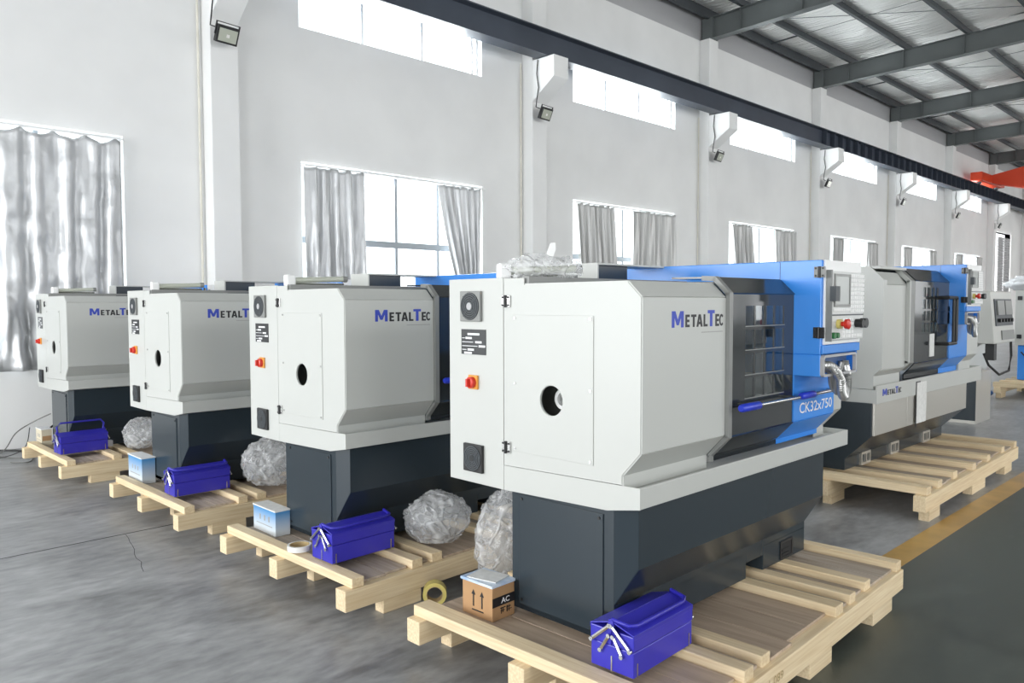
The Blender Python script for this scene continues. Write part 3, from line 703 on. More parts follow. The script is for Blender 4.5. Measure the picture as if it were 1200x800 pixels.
Z0 = 0.235
def make_lathe():
    t = empty('cnc_lathe', (0, 0, Z0)); D = Z0
    # plinth
    prof = [(0.045, 0.835), (0.045, 0.57), (0.15, 0.40), (0.15, 0.36), (0.75, 0.36), (0.75, 0.835)]
    mb = MB().prism(prof, 0.055, 1.80, 'x')
    mb.box(0.03, 0.055, 0.15, 0.75, 0.235, 0.83)
    mb.add([(0.03, 0.15, 0.40), (0.03, 0.15, 0.83), (0.055, 0.045, 0.83), (0.055, 0.045, 0.57), (0.055, 0.15, 0.40)], [(0, 1, 2, 3), (0, 3, 4)])
    mb.box(0.03, 1.13, 0.15, 0.75, 0.235, 0.37).box(1.31, 1.80, 0.15, 0.75, 0.235, 0.37).box(1.13, 1.31, 0.15, 0.75, 0.315, 0.37).box(1.13, 1.31, 0.5, 0.75, 0.235, 0.32)
    base = mb.build('plinth', 'charcoal_paint', t, dz=D, bevel=0.003)
    MB().box(0.024, 0.030, 0.205, 0.70, 0.262, 0.775).build('end_panel', 'charcoal_paint', base, dz=D, bevel=0.002)
    for y, z in ((0.225, 0.755), (0.68, 0.755), (0.225, 0.285), (0.68, 0.285)): MB().tube([(0.024, y, z), (0.020, y, z)], 0.007, 8).build('screw', 'black', base, dz=D)
    MB().plate(rect(1.50, 1.645, 0.245, 0.345), [rect(1.512, 1.633, 0.257, 0.333)], 0.144, 0.152, 'y').build('socket_frame', 'black', base, dz=D)
    MB().box(1.512, 1.633, 0.148, 0.156, 0.257, 0.333).box(1.52, 1.60, 0.143, 0.15, 0.265, 0.275).box(1.52, 1.60, 0.143, 0.15, 0.29, 0.30).build('socket', 'void_dark', base, dz=D)
    # tray
    mb = MB().prism([(0, 0.835), (0, 0.921), (0.012, 0.921), (0.012, 0.895), (1.0, 0.895), (1.0, 0.80), (0.165, 0.805)], 0.008, 2.02, 'x').box(2.006, 2.02, 0.012, 1.0, 0.84, 0.921)
    tray = mb.build('chip_tray', 'light_grey_paint', t, dz=D, bevel=0.003)
    MB().prism([(0, 0.835), (0, 0.921), (0.772, 0.901), (0.772, 0.786), (0.165, 0.804)], 0.0, 0.0085, 'x').box(0.0085, 0.5, 0.3, 0.772, 0.801, 0.81).build('tray_end', 'light_grey_paint', tray, dz=D)
    # headstock cover
    cp = [(0.09, 0.897), (0.09, 0.961), (0.0, 1.06), (0.0, 1.676), (0.065, 1.737), (0.772, 1.737)]
    hc = MB().strip(cp, 0.004, 0.63, -0.006)
    outer = [(0.09, 0.9215), (0.09, 0.961), (0.0, 1.06), (0.0, 1.676), (0.065, 1.737), (0.64, 1.737), (0.64, 1.768), (0.770, 1.768), (0.770, 0.903)]
    hole = circle(0.472, 1.229, 0.066)
    hc.plate(outer, [hole], 0.0, 0.006, 'x')
    hc.plate([(0.09, 0.897), (0.09, 0.961), (0.0, 1.06), (0.0, 1.676), (0.065, 1.737), (0.77, 1.737), (0.77, 0.897)], [], 0.60, 0.63, 'x')
    cover = hc.build('headstock_cover', 'light_grey_paint', t, dz=D)
    MB().box(0.01, 0.012, 0.09, 0.772, 0.897, 0.903).box(0.006, 0.63, 0.0935, 0.096, 0.9, 0.957).build('cover_skirt', 'warm_grey_paint', cover, dz=D)
    MB().plate(rect(0.236, 0.708, 0.978, 1.602), [circle(0.472, 1.229, 0.067)], -0.004, 0.0, 'x').build('access_panel', 'light_grey_paint', cover, dz=D, bevel=0.0015)
    for y in (0.25, 0.694):
        for z in (0.992, 1.29, 1.588): MB().tube([(-0.004, y, z), (-0.008, y, z)], 0.006, 8).build('screw', 'steel', cover, dz=D)
    MB().ring((0, 0.472, 1.229), 'x', 0.046, 0.030, 0.07, 0.40).build('spindle', 'white_plastic', t, dz=D, smooth=40)
    MB().ring((0, 0.472, 1.229), 'x', 0.0298, 0.018, 0.085, 0.40).build('spindle_bore', 'rail_grey', t, dz=D, smooth=40)
    logo(t, 0.203, 0.612, 1.552, 1.620, -0.0065)
    # electrical cabinet with its door
    cab = MB().box(0.014, 0.60, 0.778, 1.16, 0.79, 1.765).build('electrical_cabinet', 'light_grey_paint', t, dz=D)
    dr = MB().box(0.0, 0.012, 0.775, 1.16, 0.785, 1.772).build('cabinet_door', 'light_grey_paint', cab, dz=D, bevel=0.002)
    hinge(cab, 'door_hinge', 0.752, 1.664); hinge(cab, 'door_hinge', 0.752, 0.99)
    fan(t, 0.99, 1.641, 0.145); fan(t, 0.977, 0.908, 0.135, False)
    pl = MB().box(-0.003, 0.0, 0.892, 1.067, 1.409, 1.53).build('rating_plate', 'black_plate', t, dz=D)
    mb = MB()
    for (a, b, c) in ((0.935, 1.02, 1.507), (0.99, 1.035, 1.488), (0.92, 0.965, 1.469), (0.895, 0.94, 1.450), (0.975, 1.02, 1.432), (0.99, 1.045, 1.416)): mb.box(-0.0045, -0.003, a, b, c-0.005, c+0.005)
    mb.box(-0.0045, -0.003, 1.04, 1.06, 1.486, 1.489).box(-0.0045, -0.003, 0.98, 1.06, 1.467, 1.470).box(-0.0045, -0.003, 0.95, 1.06, 1.448, 1.451).box(-0.0045, -0.003, 1.03, 1.06, 1.430, 1.433)
    mb.build('plate_print', 'print_white', pl, dz=D)
    sw = MB().box(-0.012, 0.0, 0.945, 1.01, 1.242, 1.31).build('main_switch', 'orange', t, dz=D, bevel=0.003)
    MB().tube([(-0.012, 0.98, 1.275), (-0.03, 0.98, 1.275), (-0.034, 0.98, 1.275)], [0.028, 0.027, 0.02], 18).box(-0.05, -0.03, 0.974, 0.986, 1.256, 1.294).build('switch_knob', 'red', sw, dz=D, smooth=40)
    # top rail and rear guard
    MB().box(0.012, 1.30, 0.62, 0.66, 1.70, 1.776).build('top_rail', 'rail_grey', t, dz=D)
    rg = MB().box(0.68, 0.69, 0.77, 0.985, 1.60, 1.866).box(0.69, 1.285, 0.77, 0.985, 1.856, 1.866).box(0.69, 1.285, 0.975, 0.985, 1.0, 1.70).build('rear_guard', 'light_grey_paint', t, dz=D)
    MB().box(0.69, 0.975, 0.80, 0.81, 1.0, 1.856).build('guard_panel', 'charcoal_paint', rg, dz=D)
    # sliding door
    dp = [(0.085, 0.925), (0.085, 0.95), (-0.010, 1.05), (-0.010, 1.693), (0.065, 1.765), (0.30, 1.768)]
    door = MB(); cols = [(0.801, 0.885), (0.898, 0.984), (0.996, 1.082), (1.096, 1.184)]; rows = [(1.213, 1.304), (1.322, 1.418), (1.438, 1.528), (1.549, 1.640)]
    for a, b in zip(dp, dp[1:]):
        if a == dp[2]: continue
        door.strip([a, b], 0.66, 1.288, -0.008)
    door.plate(rect(0.66, 1.288, 1.05, 1.693), [rect(c0, c1, r0, r1) for c0, c1 in cols for r0, r1 in rows], -0.010, -0.004, 'y')
    dr = door.build('sliding_door', 'door_gloss', t, dz=D)
    MB().plate([(0.085, 0.925), (0.085, 0.955), (-0.004, 1.055), (-0.004, 1.685), (0.06, 1.75), (0.6, 1.755), (0.6, 0.925)], [], 0.631, 0.637, 'x').build('door_jamb', 'charcoal_paint', dr, dz=D)
    ep = [(0.068, 0.925), (0.068, 0.95), (-0.024, 1.045), (-0.024, 1.70), (0.05, 1.774), (0.12, 1.778)]
    MB().strip(ep, 0.632, 0.662, 0.022).build('door_edge', 'rail_grey', dr, dz=D)
    for c0, c1 in cols:
        for r0, r1 in rows: MB().box(c0, c1, -0.006, -0.001, r0, r1).build('pane', 'machine_glass', dr, dz=D)
    mb = MB()
    for r0, r1 in rows: mb.box(0.797, 1.188, -0.0125, -0.010, r0-0.006, r0-0.002)
    mb.build('window_bar', 'rail_grey', dr, dz=D)
    mb = MB().tube([(0.79, -0.065, 1.181), (1.245, -0.065, 1.181)], 0.009, 10).tube([(0.80, -0.065, 1.181), (0.80, -0.01, 1.181)], 0.007, 8).tube([(1.235, -0.065, 1.181), (1.235, -0.01, 1.181)], 0.007, 8)
    hd = mb.build('door_handle', 'steel', dr, dz=D, smooth=40)
    MB().tube([(0.665, -0.065, 1.181), (0.675, -0.065, 1.181), (0.83, -0.065, 1.181), (0.838, -0.065, 1.181)], [0.014, 0.019, 0.019, 0.015], 14).build('handle_grip', 'grip_blue', hd, dz=D, smooth=40)
    # dark inside of the machine with turret and chuck seen behind the panes
    MB().box(0.64, 1.28, 0.55, 0.60, 0.9, 1.72).build('inner_wall', 'rail_grey', t, dz=D)
    MB().tube([(0.63, 0.36, 1.23), (0.80, 0.36, 1.23)], 0.12, 24).build('chuck', 'steel', t, dz=D, smooth=40)
    MB().box(0.95, 1.2, 0.28, 0.5, 1.1, 1.38).build('tool_turret', 'steel_paint_dark', t, dz=D, bevel=0.01)
    # fixed blue cover and grey end
    fb = MB(); fb.strip([(0.085, 0.922), (0.085, 0.95), (-0.008, 1.05), (-0.008, 1.40)], 1.291, 1.776, -0.008)
    bc = fb.build('fixed_cover', 'blue_paint', t, dz=D)
    t2 = moved(text_mb('CK32x750', 0.395, 0.055, 0.008), 1.355, -0.0172, 1.082); t2.build('model_lettering', 'print_white', bc, dz=D)
    mb = MB().tube([(1.41, -0.062, 1.184), (1.69, -0.062, 1.184)], 0.009, 10).tube([(1.68, -0.062, 1.184), (1.68, -0.01, 1.184)], 0.007, 8)
    hd = mb.build('fixed_handle', 'steel', bc, dz=D, smooth=40)
    MB().tube([(1.27, -0.062, 1.184), (1.28, -0.062, 1.184), (1.415, -0.062, 1.184), (1.425, -0.062, 1.184)], [0.014, 0.018, 0.018, 0.014], 14).build('handle_grip', 'grip_blue', hd, dz=D, smooth=40)
    tp = [(0.10, 0.897), (0.10, 0.955), (0.0, 1.06), (0.0, 1.70), (0.065, 1.76), (0.75, 1.76)]
    ec = MB().strip(tp, 1.776, 1.90, -0.006); ec.plate(tp+[(0.75, 0.897)], [], 1.89, 1.90, 'x')
    ec.build('tailstock_cover', 'light_grey_paint', t, dz=D)
    control_box(t, 1.29, 1.75, -0.161, 1.04, 1.285, 1.865, 0.16)
    return t

lathe_data = [((2.457, -8.516), 0.5, 'light grey lathe with blue control cabinet, nearest to the cardboard box'),
              ((2.325, -6.58), 0.3, 'grey lathe on the pallet with the white tape roll'),
              ((2.235, -4.46), 0.0, 'grey lathe standing between the tape roll pallet and the pallet by the wall cables'),
              ((2.085, -2.02), 0.0, 'grey lathe standing right beside the crumpled silver curtains')]
proto = make_lathe()
for i, (o, rz, lab) in enumerate(lathe_data):
    m = proto if i == 0 else copy_tree(proto)
    m.location = (o[0], o[1], Z0); m.rotation_euler = (0, 0, R(rz)); tag(m, lab, 'lathe', 'lathes of one model in a row')

# bigger lathe further along the aisle
def make_big_lathe(o, z0):
    global Z0
    Z0 = z0; D = z0
    t = empty('large_cnc_lathe', (o[0], o[1], z0))
    tag(t, 'large grey and blue lathe with black vertical door handle and printed tray', 'lathe')
    mb = MB().prism([(0.03, 0.84), (0.03, 0.57), (0.24, 0.36), (0.24, z0), (0.9, z0), (0.9, 0.84)], -0.02, 2.42, 'x')
    base = mb.build('plinth', 'charcoal_paint', t, dz=D, bevel=0.004)
    MB().box(-0.005, 0.72, 0.012, 0.03, 0.575, 0.84).box(0.73, 2.40, 0.012, 0.03, 0.575, 0.84).build('front_panel', 'stainless', base, dz=D, bevel=0.002)
    for x in (0.28, 0.95, 1.80):
        MB().plate(rect(x, x+0.20, z0+0.0, z0+0.11), [rect(x+0.02, x+0.10, z0+0.02, z0+0.09), rect(x+0.12, x+0.18, z0+0.02, z0+0.09)], 0.22, 0.24, 'y').build('foot_bracket', 'stainless', base, dz=D)
    tray = MB().prism([(0, 0.835), (0, 0.984), (0.014, 0.984), (0.014, 0.95), (1.2, 0.95), (1.2, 0.80), (0.2, 0.80)], 0, 2.88, 'x').box(2.864, 2.88, 0.0, 1.2, 0.84, 0.984).build('chip_tray', 'light_grey_paint', t, dz=D, bevel=0.003)
    logo(t, 0.12, 0.54, 0.893, 0.948, -0.002, small=False)
    MB().box(0.905, 1.15, -0.006, -0.001, 0.58, 0.945).build('paper_label', 'paper', tray, dz=D)
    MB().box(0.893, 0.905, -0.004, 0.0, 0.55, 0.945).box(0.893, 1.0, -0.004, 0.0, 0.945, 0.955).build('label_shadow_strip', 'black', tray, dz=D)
    cp = [(0.03, 0.955), (0.03, 1.067), (-0.035, 1.134), (-0.035, 1.839), (0.07, 1.945), (0.9, 1.95)]
    full = cp+[(0.9, 0.955)]
    hc = MB().plate(full, [], 0.0, 0.02, 'x')
    hc.box(0.02, 0.07, -0.035, -0.02, 1.134, 1.835)
    ins_ = [(0.05, 0.955), (0.05, 1.06), (0.0, 1.11), (0.0, 1.80), (0.07, 1.90), (0.9, 1.92)]
    hc.strip(ins_, 0.02, 0.60, -0.01); hc.box(0.02, 0.6, 0.0, 0.9, 1.93, 1.95)
    cover = hc.build('headstock_cover', 'light_grey_paint', t, dz=D)
    MB().strip([(y-0.006, z+0.004) for y, z in cp[1:5]], 0.575, 0.60, 0.03).build('cover_flange', 'light_grey_paint', cover, dz=D)
    MB().strip([(y-0.004, z+0.002) for y, z in cp[1:5]], 0.60, 0.70, 0.03).build('door_edge', 'rail_grey', cover, dz=D)
    dr = MB(); cols = [(0.89, 0.975), (1.0, 1.085), (1.11, 1.195), (1.22, 1.30)]; rows = [(1.39, 1.475), (1.495, 1.58), (1.60, 1.685), (1.705, 1.79)]
    dpz = [(0.05, 0.98), (0.05, 1.03), (-0.04, 1.135), (-0.04, 1.84), (0.07, 1.945), (0.4, 1.95)]
    for a, b in zip(dpz, dpz[1:]):
        if a == dpz[2]: continue
        dr.strip([a, b], 0.70, 1.60, -0.01)
    dr.plate(rect(0.70, 1.60, 1.135, 1.84), [rect(c0, c1, r0, r1) for c0, c1 in cols for r0, r1 in rows], -0.04, -0.03, 'y')
    door = dr.build('sliding_door', 'door_gloss', t, dz=D)
    MB().plate([(0.04, 0.97), (0.04, 1.06), (-0.02, 1.14), (-0.02, 1.83), (0.08, 1.93), (0.4, 1.935), (0.4, 0.97)], [], 0.602, 0.610, 'x').build('door_jamb', 'charcoal_paint', door, dz=D)
    for c0, c1 in cols:
        for r0, r1 in rows: MB().box(c0, c1, -0.034, -0.028, r0, r1).build('pane', 'machine_glass', door, dz=D)
    MB().box(0.70, 1.60, 0.4, 0.42, 0.96, 1.9).build('inner_wall', 'cladding', t, dz=D)
    MB().tube([(1.28, -0.04, 1.70), (1.28, -0.13, 1.70), (1.52, -0.13, 1.70), (1.52, -0.13, 1.68), (1.52, -0.13, 1.30), (1.52, -0.13, 1.28), (1.28, -0.13, 1.28), (1.28, -0.04, 1.28)], 0.016, 8).tube([(1.44, -0.13, 1.70), (1.44, -0.13, 1.28)], 0.012, 8).build('door_handle', 'black', door, dz=D)
    MB().box(1.08, 1.20, -0.046, -0.041, 1.17, 1.375).build('paper_tag', 'paper', door, dz=D)
    fc = MB().strip([(0.05, 0.98), (0.05, 1.03), (-0.04, 1.135), (-0.04, 1.62)], 1.60, 2.15, -0.01).build('fixed_cover', 'blue_paint', t, dz=D)
    tc_ = MB().strip(cp, 2.15, 2.52, -0.01); tc_.plate(full, [], 2.51, 2.52, 'x'); tc_.build('tailstock_cover', 'light_grey_paint', t, dz=D)
    MB().box(0.05, 1.59, 0.45, 0.8, 1.94, 1.975).build('top_plate', 'rail_grey', t, dz=D)
    control_box(t, 1.60, 2.05, -0.19, 1.1, 1.45, 2.01, 0.17)
    return t
make_big_lathe((6.42, -7.93), 0.265)
Z0 = 0.235

# ================================================================== things lying on the machines and pallets
def work_lamp(lo, rz, lathe_i, wrapped):
    x, y = lathe_data[lathe_i][0]
    t = empty('work_lamp', (x+lo[0], y+lo[1], lo[2]), rz)
    MB().box(-0.03, 0.03, -0.035, 0.035, 0.0, 0.075).build('lamp_base', 'white_plastic', t, bevel=0.01)
    MB().tube([(0.03, 0, 0.04), (0.36, 0, 0.052)], 0.019, 12).build('lamp_tube', 'lamp_glass', t, smooth=40)
    MB().tube([(0.36, 0, 0.052), (0.39, 0, 0.053)], 0.022, 12).build('lamp_cap', 'rail_grey', t, smooth=40)
    MB().tube([(0.03, 0.03, 0.015), (0.38, 0.03, 0.015)], 0.012, 8).build('lamp_arm', 'steel', t, smooth=40)
    return t
tag(work_lamp((0.10, 0.80, 1.768), R(-8), 1, False), 'tube work lamp on top of the lathe over the tape roll pallet', 'lamp', 'work lamps lying on lathe tops')
tag(work_lamp((0.10, 0.80, 1.768), R(-8), 2, False), 'tube work lamp on top of the middle lathe beside the blue carton', 'lamp', 'work lamps lying on lathe tops')
tag(work_lamp((0.10, 0.80, 1.768), R(-2), 3, False), 'tube work lamp on top of the lathe beside the silver curtains', 'lamp', 'work lamps lying on lathe tops')
tag(work_lamp((0.06, 0.84, 1.768), R(-28), 0, True), 'tube work lamp under clear wrap on the lathe nearest the cardboard box', 'lamp', 'work lamps lying on lathe tops')

def blob(name, c, rx, ry, rz, m, seed, rough=0.35, sub=4, flat=True, fold=1.0):
    bm = bmesh.new(); bmesh.ops.create_icosphere(bm, subdivisions=sub, radius=1.0)
    sd = Vector((seed*3.1, seed*1.7, seed*0.9))
    for v in bm.verts:
        p = v.co.copy()
        n1 = noise.noise(p*1.4+sd); n2 = abs(noise.noise(p*3.2+sd*2)); n3 = abs(noise.noise(p*7.5+sd))
        w = Vector((noise.noise(p*2.0+sd), noise.noise(p*2.0+sd*3), noise.noise(p*2.0+sd*5)))
        n2 = 1-abs(noise.noise(p*2.6+w*1.3+sd*2)); n3 = 1-abs(noise.noise(p*6.0+w*2.0+sd)); n4 = 1-abs(noise.noise(p*13.0+w*3.0))
        r = 1+rough*(0.6*n1+fold*(0.50*(n2**3-0.45)+0.28*(n3**3-0.45)+0.13*(n4**3-0.45)))
        q = Vector((p.x*rx*r, p.y*ry*r, p.z*rz*r))
        if flat and q.z < -rz*0.82: q.z = -rz*0.82
        v.co = q
    me = bpy.data.meshes.new(name); bm.to_mesh(me); bm.free()
    zmin = min(v.co.z for v in me.vertices)
    for v in me.vertices: v.co.z -= zmin
    for p in me.polygons: p.use_smooth = True
    o = bpy.data.objects.new(name, me); COL.objects.link(o); me.materials.append(MATS[m]); o.location = c
    return o
o = blob('plastic_wrap', (2.66, -7.80, 1.772), 0.17, 0.10, 0.06, 'lamp_wrap', 3, 0.5, 4); o.rotation_euler = (0, 0, R(-30))
tag(o, 'crumpled clear plastic wrap over the work lamp on the big grey lathe top', 'plastic wrap')
o = MB().prism([(-0.02, 0), (0.02, 0), (0.055, 0.13), (0.05, 0.165), (0.025, 0.16)], -0.006, 0.006, 'y').build('lamp_bracket', 'white_plastic', bevel=0.002)
o.location = (2.80, -7.66, 1.80); o.rotation_euler = (R(-6), R(6), R(-40))
tag(o, 'white slotted bracket sticking up beside the plastic wrap', 'bracket')
bags = [((3.05, -7.16, 0.0), 0.22, 0.19, 0.33, 5, 'tall heap of clear plastic wrap standing on the floor beside the cardboard box'),
        ((2.87, -6.72, 0.243), 0.20, 0.18, 0.15, 8, 'round heap of clear plastic wrap beside the toolbox near the white tape roll'),
        ((2.86, -4.66, 0.243), 0.24, 0.21, 0.20, 11, 'heap of clear plastic wrap next to the toolbox by the taller blue carton'),
        ((2.66, -2.28, 0.243), 0.17, 0.17, 0.16, 14, 'small heap of clear plastic wrap beside the toolbox with raised handle')]
for c, rx, ry, rz, sd, lab in bags:
    tag(blob('plastic_bag', c, rx, ry, rz, 'packing_film', sd, 0.20, 5), lab, 'plastic wrap', 'heaps of packing plastic')

# toolboxes
def toolbox(loc, rot, label, handle_up=False, L=0.42, W=0.20, H=0.16):
    t = empty('toolbox', loc, rot); tag(t, label, 'toolbox', 'blue cantilever toolboxes')
    MB().box(0, L, 0, W, 0, H*0.62).build('body', 'toolbox_blue', t, bevel=0.004)
    MB().box(-0.002, L+0.002, -0.002, W/2-0.002, H*0.63, H).build('tray', 'toolbox_blue', t, bevel=0.004)
    MB().box(-0.002, L+0.002, W/2+0.002, W+0.002, H*0.63, H).build('tray', 'toolbox_blue', t, bevel=0.004)
    for s in (0, 1):
        y0, y1 = (-0.003, W/2-0.001) if s == 0 else (W+0.003, W/2+0.001)
        MB().prism([(y0, H), (y1, H+0.030), (y1, H+0.036), (y0, H+0.006)], -0.003, L+0.003, 'x').prism([(y0, H-0.012), (y0+(0.004 if s == 0 else -0.004), H-0.012), (y0+(0.004 if s == 0 else -0.004), H+0.006), (y0, H+0.006)], -0.003, L+0.003, 'x').build('lid', 'toolbox_blue', t, bevel=0.002)
    for xe, dx in ((-0.006, -1), (L+0.006, 1)):
        def bar(y0, z0, y1, z1, k=0):
            MB().tube([(xe+dx*0.004*k, y0, z0), (xe+dx*0.004*k, y1, z1)], 0.0075, 6).tube([(xe+dx*0.002, y0, z0), (xe+dx*(0.008+0.004*k), y0, z0)], 0.009, 8).tube([(xe+dx*0.002, y1, z1), (xe+dx*(0.008+0.004*k), y1, z1)], 0.009, 8).build('linkage', 'steel', t, smooth=50)
        for a in (-1, 1):
            bar(W/2+a*0.004, H+0.02, W/2+a*0.09, H*0.66, 1); bar(W/2+a*0.01, H*0.86, W/2+a*0.05, H*0.45, 0)
        MB().prism([(W/2-0.02, H), (W/2+0.02, H), (W/2+0.008, H+0.045), (W/2-0.008, H+0.045)], xe-0.003, xe+0.003, 'x').build('end_bracket', 'toolbox_blue', t)
    if handle_up:
        pts = [(0.01, W/2, H+0.02), (0.0, W/2, H+0.09), (0.03, W/2, H+0.125), (L-0.03, W/2, H+0.125), (L, W/2, H+0.09), (L-0.01, W/2, H+0.02)]
    else:
        pts = [(0.0, W/2, H+0.042), (0.012, W/2-0.07, H+0.032), (0.045, W/2-0.085, H+0.028), (L-0.045, W/2-0.085, H+0.028), (L-0.012, W/2-0.07, H+0.032), (L, W/2, H+0.042)]
    MB().tube(pts, 0.0085, 10).build('handle', 'toolbox_blue', t, smooth=60)
    for bb in ((0.02, 0.026, -0.003, 0, 0.0, 0.055), (L-0.03, L-0.024, -0.003, 0, 0.0, 0.055), (-0.003, 0, W/2-0.003, W/2+0.003, 0.0, 0.06)): MB().box(*bb).build('rib', 'steel', t)
    return t
toolbox((2.292, -8.612, 0.243), R(2.3), 'blue metal toolbox lying in front of the cardboard box lathe, handle folded down')
toolbox((2.164, -6.690, 0.243), R(2.1), 'blue metal toolbox on the pallet beside the roll of white tape')
toolbox((2.114, -4.585, 0.243), R(0), 'blue metal toolbox on the pallet between carton and plastic heap of the middle lathe')
toolbox((1.962, -2.185, 0.243), R(3), 'blue metal toolbox with its carrying handle raised', True)

# cartons
t = empty('cardboard_box', (2.335, -7.785, 0.200), R(2)); tag(t, 'brown cardboard box with two black up arrows and leaflet on top', 'box')
W_, L_, H_ = 0.20, 0.145, 0.158
MB().box(0, L_, 0, W_, 0, H_).build('carton', 'cardboard', t, bevel=0.002)
ar = MB()
for yc in (0.125, 0.068):
    ar.box(-0.0015, -0.0005, yc-0.004, yc+0.004, 0.045, 0.105); ar.add([(-0.0012, yc-0.014, 0.1), (-0.0012, yc+0.014, 0.1), (-0.0012, yc, 0.125)], [(0, 1, 2)])
ar.box(-0.0015, -0.0005, 0.058, 0.135, 0.026, 0.032)
ar.build('arrow_print', 'print_black', t)
MB().box(0.0, 0.145, -0.0015, -0.0003, 0.065, 0.108).build('stripe_print', 'print_black', t)
moved(text_mb('AC', 0.055, 0.026, 0.02), 0.055, -0.0022, 0.074).build('stripe_lettering', 'print_white', t)
mk = MB()
for a, b, c, d_ in ((0.05, 0.085, 0.05, 0.054), (0.056, 0.06, 0.026, 0.056), (0.066, 0.07, 0.03, 0.05), (0.052, 0.08, 0.038, 0.041), (0.092, 0.098, 0.026, 0.056), (0.09, 0.12, 0.046, 0.05), (0.106, 0.11, 0.026, 0.056), (0.1, 0.125, 0.034, 0.037)): mk.box(a, b, -0.0015, -0.0003, c, d_)
mk.build('side_print', 'print_black', t)
MB().box(-0.008, L_+0.004, -0.006, W_+0.006, H_, H_+0.012).build('lid', 'leaflet', t)
o = MB().box(-0.06, 0.06, -0.08, 0.08, 0, 0.004).build('manual', 'paper'); o.location = (2.405, -7.68, 0.371); o.rotation_euler = (0, 0, R(14)); tag(o, 'printed manual in clear sleeve lying on the cardboard box', 'booklet')
def carton(loc, rot, L, W, H, m, label, lid='print_white'):
    t = empty('carton', loc, rot); tag(t, label, 'box')
    MB().box(0, L, 0, W, 0, H).build('carton_body', m, t, bevel=0.002)
    MB().box(-0.004, L+0.004, -0.004, W+0.004, H, H+0.008).build('lid', lid, t)
    for yy, zz in ((0.26, 0.5), (0.46, 0.5), (0.66, 0.5)):
        MB().box(-0.0015, 0, W*yy, W*yy+0.016, H*zz, H*zz+0.034).build('print', 'print_grey', t)
    MB().box(-0.0015, 0, W*0.15, W*0.85, H*0.32, H*0.35).build('print', 'print_grey', t)
    return t
carton((2.245, -5.885, 0.200), R(0), 0.10, 0.30, 0.155, 'carton_blue', 'small blue and white carton near the roll of white tape', 'paper')
carton((2.15, -3.80, 0.200), R(0), 0.105, 0.32, 0.205, 'carton_blue', 'taller blue and white carton beside the middle lathe plinth')
carton((2.012, -1.262, 0.200), R(0), 0.095, 0.22, 0.165, 'carton_cream', 'cream carton with white lid beside the wall cables')
MB().box(0.008, 0.088, -0.002, -0.0005, 0.05, 0.10).build('stripe_print', 'cardboard', [x for x in bpy.data.objects if x.get('label', '').startswith('cream carton')][0])
o = MB().box(-0.04, 0.04, -0.03, 0.03, 0, 0.06).build('foam_block', 'white_plastic', bevel=0.004); o.location = (2.42, -2.02, 0.245); tag(o, 'small white foam block next to the smallest plastic heap', 'foam block')

# tape rolls
def tape(loc, rot, r1, r0, w, m, label):
    t = empty('tape_roll', loc); t.rotation_euler = rot; tag(t, label, 'tape roll')
    MB().ring((0, 0, 0), 'z', r1, r0+0.004, 0, w, 36).build('tape', m, t, smooth=40, bevel=0.0)
    MB().ring((0, 0, 0), 'z', r0+0.004, r0, 0, w, 36).build('core', 'tape_core', t, smooth=40)
    return t
tape((2.165, -6.33, 0.244), (0, 0, 0), 0.068, 0.052, 0.03, 'tape_white', 'roll of white tape lying flat on the pallet timber')
tape((2.615, -7.01, 0.065), (R(90), 0, R(-40)), 0.065, 0.042, 0.06, 'tape_yellow', 'roll of yellow tape standing on the floor between two pallets')

# cables by the wall
def cable(pts, r, m, label):
    P = [Vector(p) for p in pts]; out = []
    for i in range(len(P)-1):
        p0, p1, p2, p3 = P[max(i-1, 0)], P[i], P[i+1], P[min(i+2, len(P)-1)]
        for s in range(8):
            u = s/8; out.append(0.5*((2*p1)+(p2-p0)*u+(2*p0-5*p1+4*p2-p3)*u*u+(3*p1-p0-3*p2+p3)*u*u*u))
    out.append(P[-1])
    tag(MB().tube(out, r, 6).build('power_cable', m, smooth=60), label, 'cable', 'cables by the wall')
cable([(-0.6, -0.06, 0.02), (1.5, -0.05, 0.015), (1.95, -0.16, 0.015), (2.08, -0.55, 0.02), (2.02, -0.9, 0.13), (2.12, -0.97, 0.30), (2.25, -0.95, 0.40)], 0.011, 'cable_black', 'thick black cable running along the wall foot and up to the lathe')
cable([(1.6, -0.1, 0.012), (1.85, -0.2, 0.012), (2.0, -0.16, 0.20), (2.17, -0.12, 0.30), (2.3, -0.4, 0.42)], 0.006, 'cable_grey', 'thin grey cable arching up against the wall')
cable([(1.75, -0.35, 0.008), (1.86, -0.62, 0.008), (2.02, -0.78, 0.008), (1.93, -1.02, 0.008), (1.80, -0.9, 0.008)], 0.006, 'cable_grey', 'thin cable looped on the floor before the wall pallet')
cable([(1.68, -0.25, 0.008), (1.80, -0.55, 0.012), (1.99, -0.62, 0.10), (2.07, -0.5, 0.30)], 0.005, 'cable_black', 'thin black wire standing up beside the pallet end')

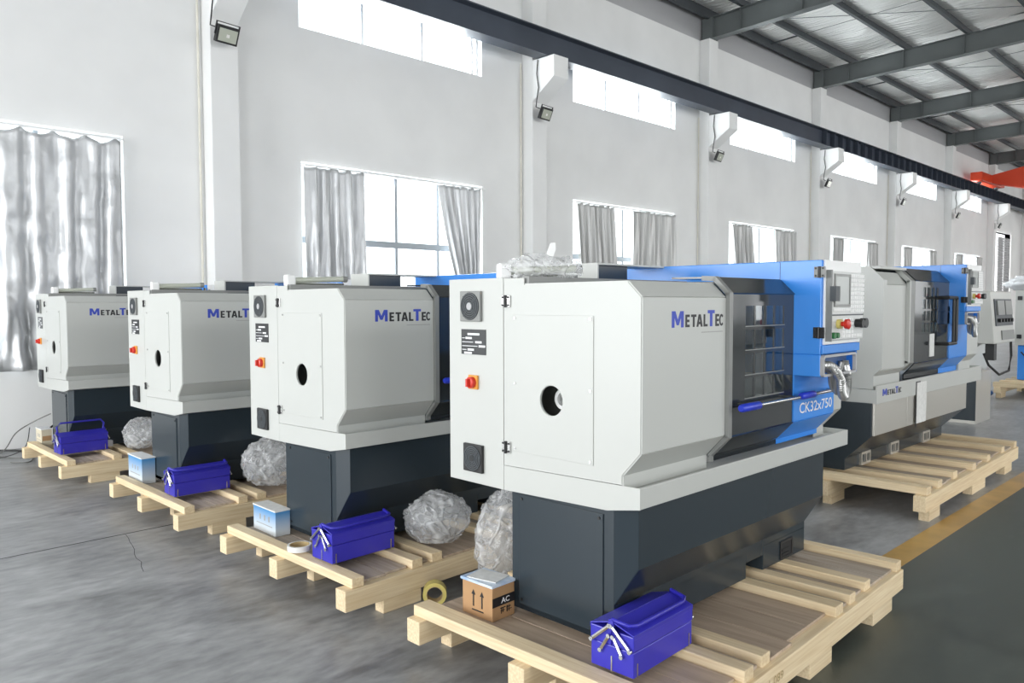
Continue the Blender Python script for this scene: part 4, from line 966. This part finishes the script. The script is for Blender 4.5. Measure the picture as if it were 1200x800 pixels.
# ================================================================== machines further back
t = empty('machining_centre', (11.75, -7.23, 0)); tag(t, 'light grey machining centre with tilted grey control pendant', 'machine')
MB().box(0.0, 0.02, 0, 1.2, 0.05, 0.72).build('base_side_shade', 'charcoal_paint', t)  # dark sheet standing in for the shade on this side of the base
MB().box(0.02, 0.72, 0, 1.2, 0.0, 0.70).build('base', 'stainless', t, bevel=0.004)
MB().box(0.05, 1.1, 0.15, 1.4, 0.70, 1.55).build('table_housing', 'light_grey_paint', t, bevel=0.01)
MB().tube([(0.2, 0.3, 0.70), (0.0, 0.1, 1.05), (-0.3, -0.22, 1.25)], 0.06, 12).build('pendant_arm', 'light_grey_paint', t, smooth=40)
pb = MB().prism([(-0.40, 1.14), (-0.34, 1.80), (-0.20, 1.80), (-0.20, 1.14)], -0.80, 0.18, 'x').build('pendant', 'warm_grey_paint', t, bevel=0.01)
MB().prism([(-0.392, 1.36), (-0.362, 1.70), (-0.34, 1.70), (-0.37, 1.36)], -0.68, 0.10, 'x').build('pendant_screen', 'steel_paint_dark', pb)
for x in (-0.62, -0.26): MB().prism([(-0.398, 1.50), (-0.380, 1.68), (-0.34, 1.68), (-0.36, 1.50)], x, x+0.31, 'x').build('display', 'rail_grey', pb)
MB().prism([(-0.41, 1.18), (-0.40, 1.30), (-0.36, 1.30), (-0.37, 1.18)], -0.45, 0.12, 'x').build('keyboard', 'rail_grey', pb)
for i in range(5): MB().tube([(-0.58+i*0.14, -0.38, 1.43), (-0.58+i*0.14, -0.42, 1.43)], 0.025, 10).build('knob', 'black', pb)
MB().tube([(0.05, -0.38, 1.20), (0.10, -0.38, 0.95), (0.0, -0.38, 0.76), (-0.25, -0.33, 0.72), (-0.42, -0.25, 0.85), (-0.45, -0.2, 1.0)], 0.016, 8).build('pendant_cable', 'cable_black', t, smooth=60)
MB().box(-0.55, -0.43, -0.34, -0.24, 0.92, 1.14).build('junction_box', 'black', t)

t = empty('boxed_machine', (16.0, -8.2, 0.28)); tag(t, 'pale grey machine cabinet with bright blue base on a far pallet', 'machine')
MB().box(0.05, 2.4, 0.05, 1.46, 0.0, 0.62).build('base', 'blue_paint', t, bevel=0.02)
MB().box(0.0, 2.5, 0.0, 1.50, 0.62, 1.59).build('housing', 'light_grey_paint', t, bevel=0.01)
MB().box(-0.012, 0.0, 0.1, 1.40, 0.68, 1.54).build('service_door', 'light_grey_paint', t, bevel=0.004)
for z in (0.74, 1.42): MB().box(-0.03, -0.01, 1.39, 1.46, z, z+0.07).build('hinge', 'black', t)
MB().tube([(0.03, 1.4, 0.5), (0.03, 1.2, 0.25), (0.03, 0.8, 0.1)], 0.012, 6).build('cable', 'cable_black', t)
o = blob('plastic_wrap', (16.75, -6.98, 1.872), 0.65, 0.60, 0.17, 'plastic_sheet', 21, 0.3, 4); tag(o, 'white plastic sheet bundled on top of the far blue based machine', 'plastic wrap')
p = empty('far_pallet', (15.3, -8.35, 0)); tag(p, 'far wooden pallet under the machine with bright blue base', 'pallet')
for i in range(3): MB().box(0, 3.4, 0.02+0.83*i, 0.12+0.83*i, 0.09, 0.20).build('skid', 'wood_x', p)
for i in range(9): MB().box(0.02+0.4*i, 0.16+0.4*i, 0, 1.8, 0.20, 0.28).build('deck_timber', 'wood_y', p)
for i in range(3):
    for j in range(3): MB().box(0.1+1.4*i, 0.4+1.4*i, 0.03+0.83*j, 0.11+0.83*j, 0, 0.09).build('foot_block', 'wood_x', p)
o = blob('blue_bundle', (15.2, -6.35, 0.0), 0.25, 0.22, 0.10, 'dark_blue', 25, 0.4, 3); tag(o, 'dark blue folded bundle on the floor by the far pallet', 'bundle')
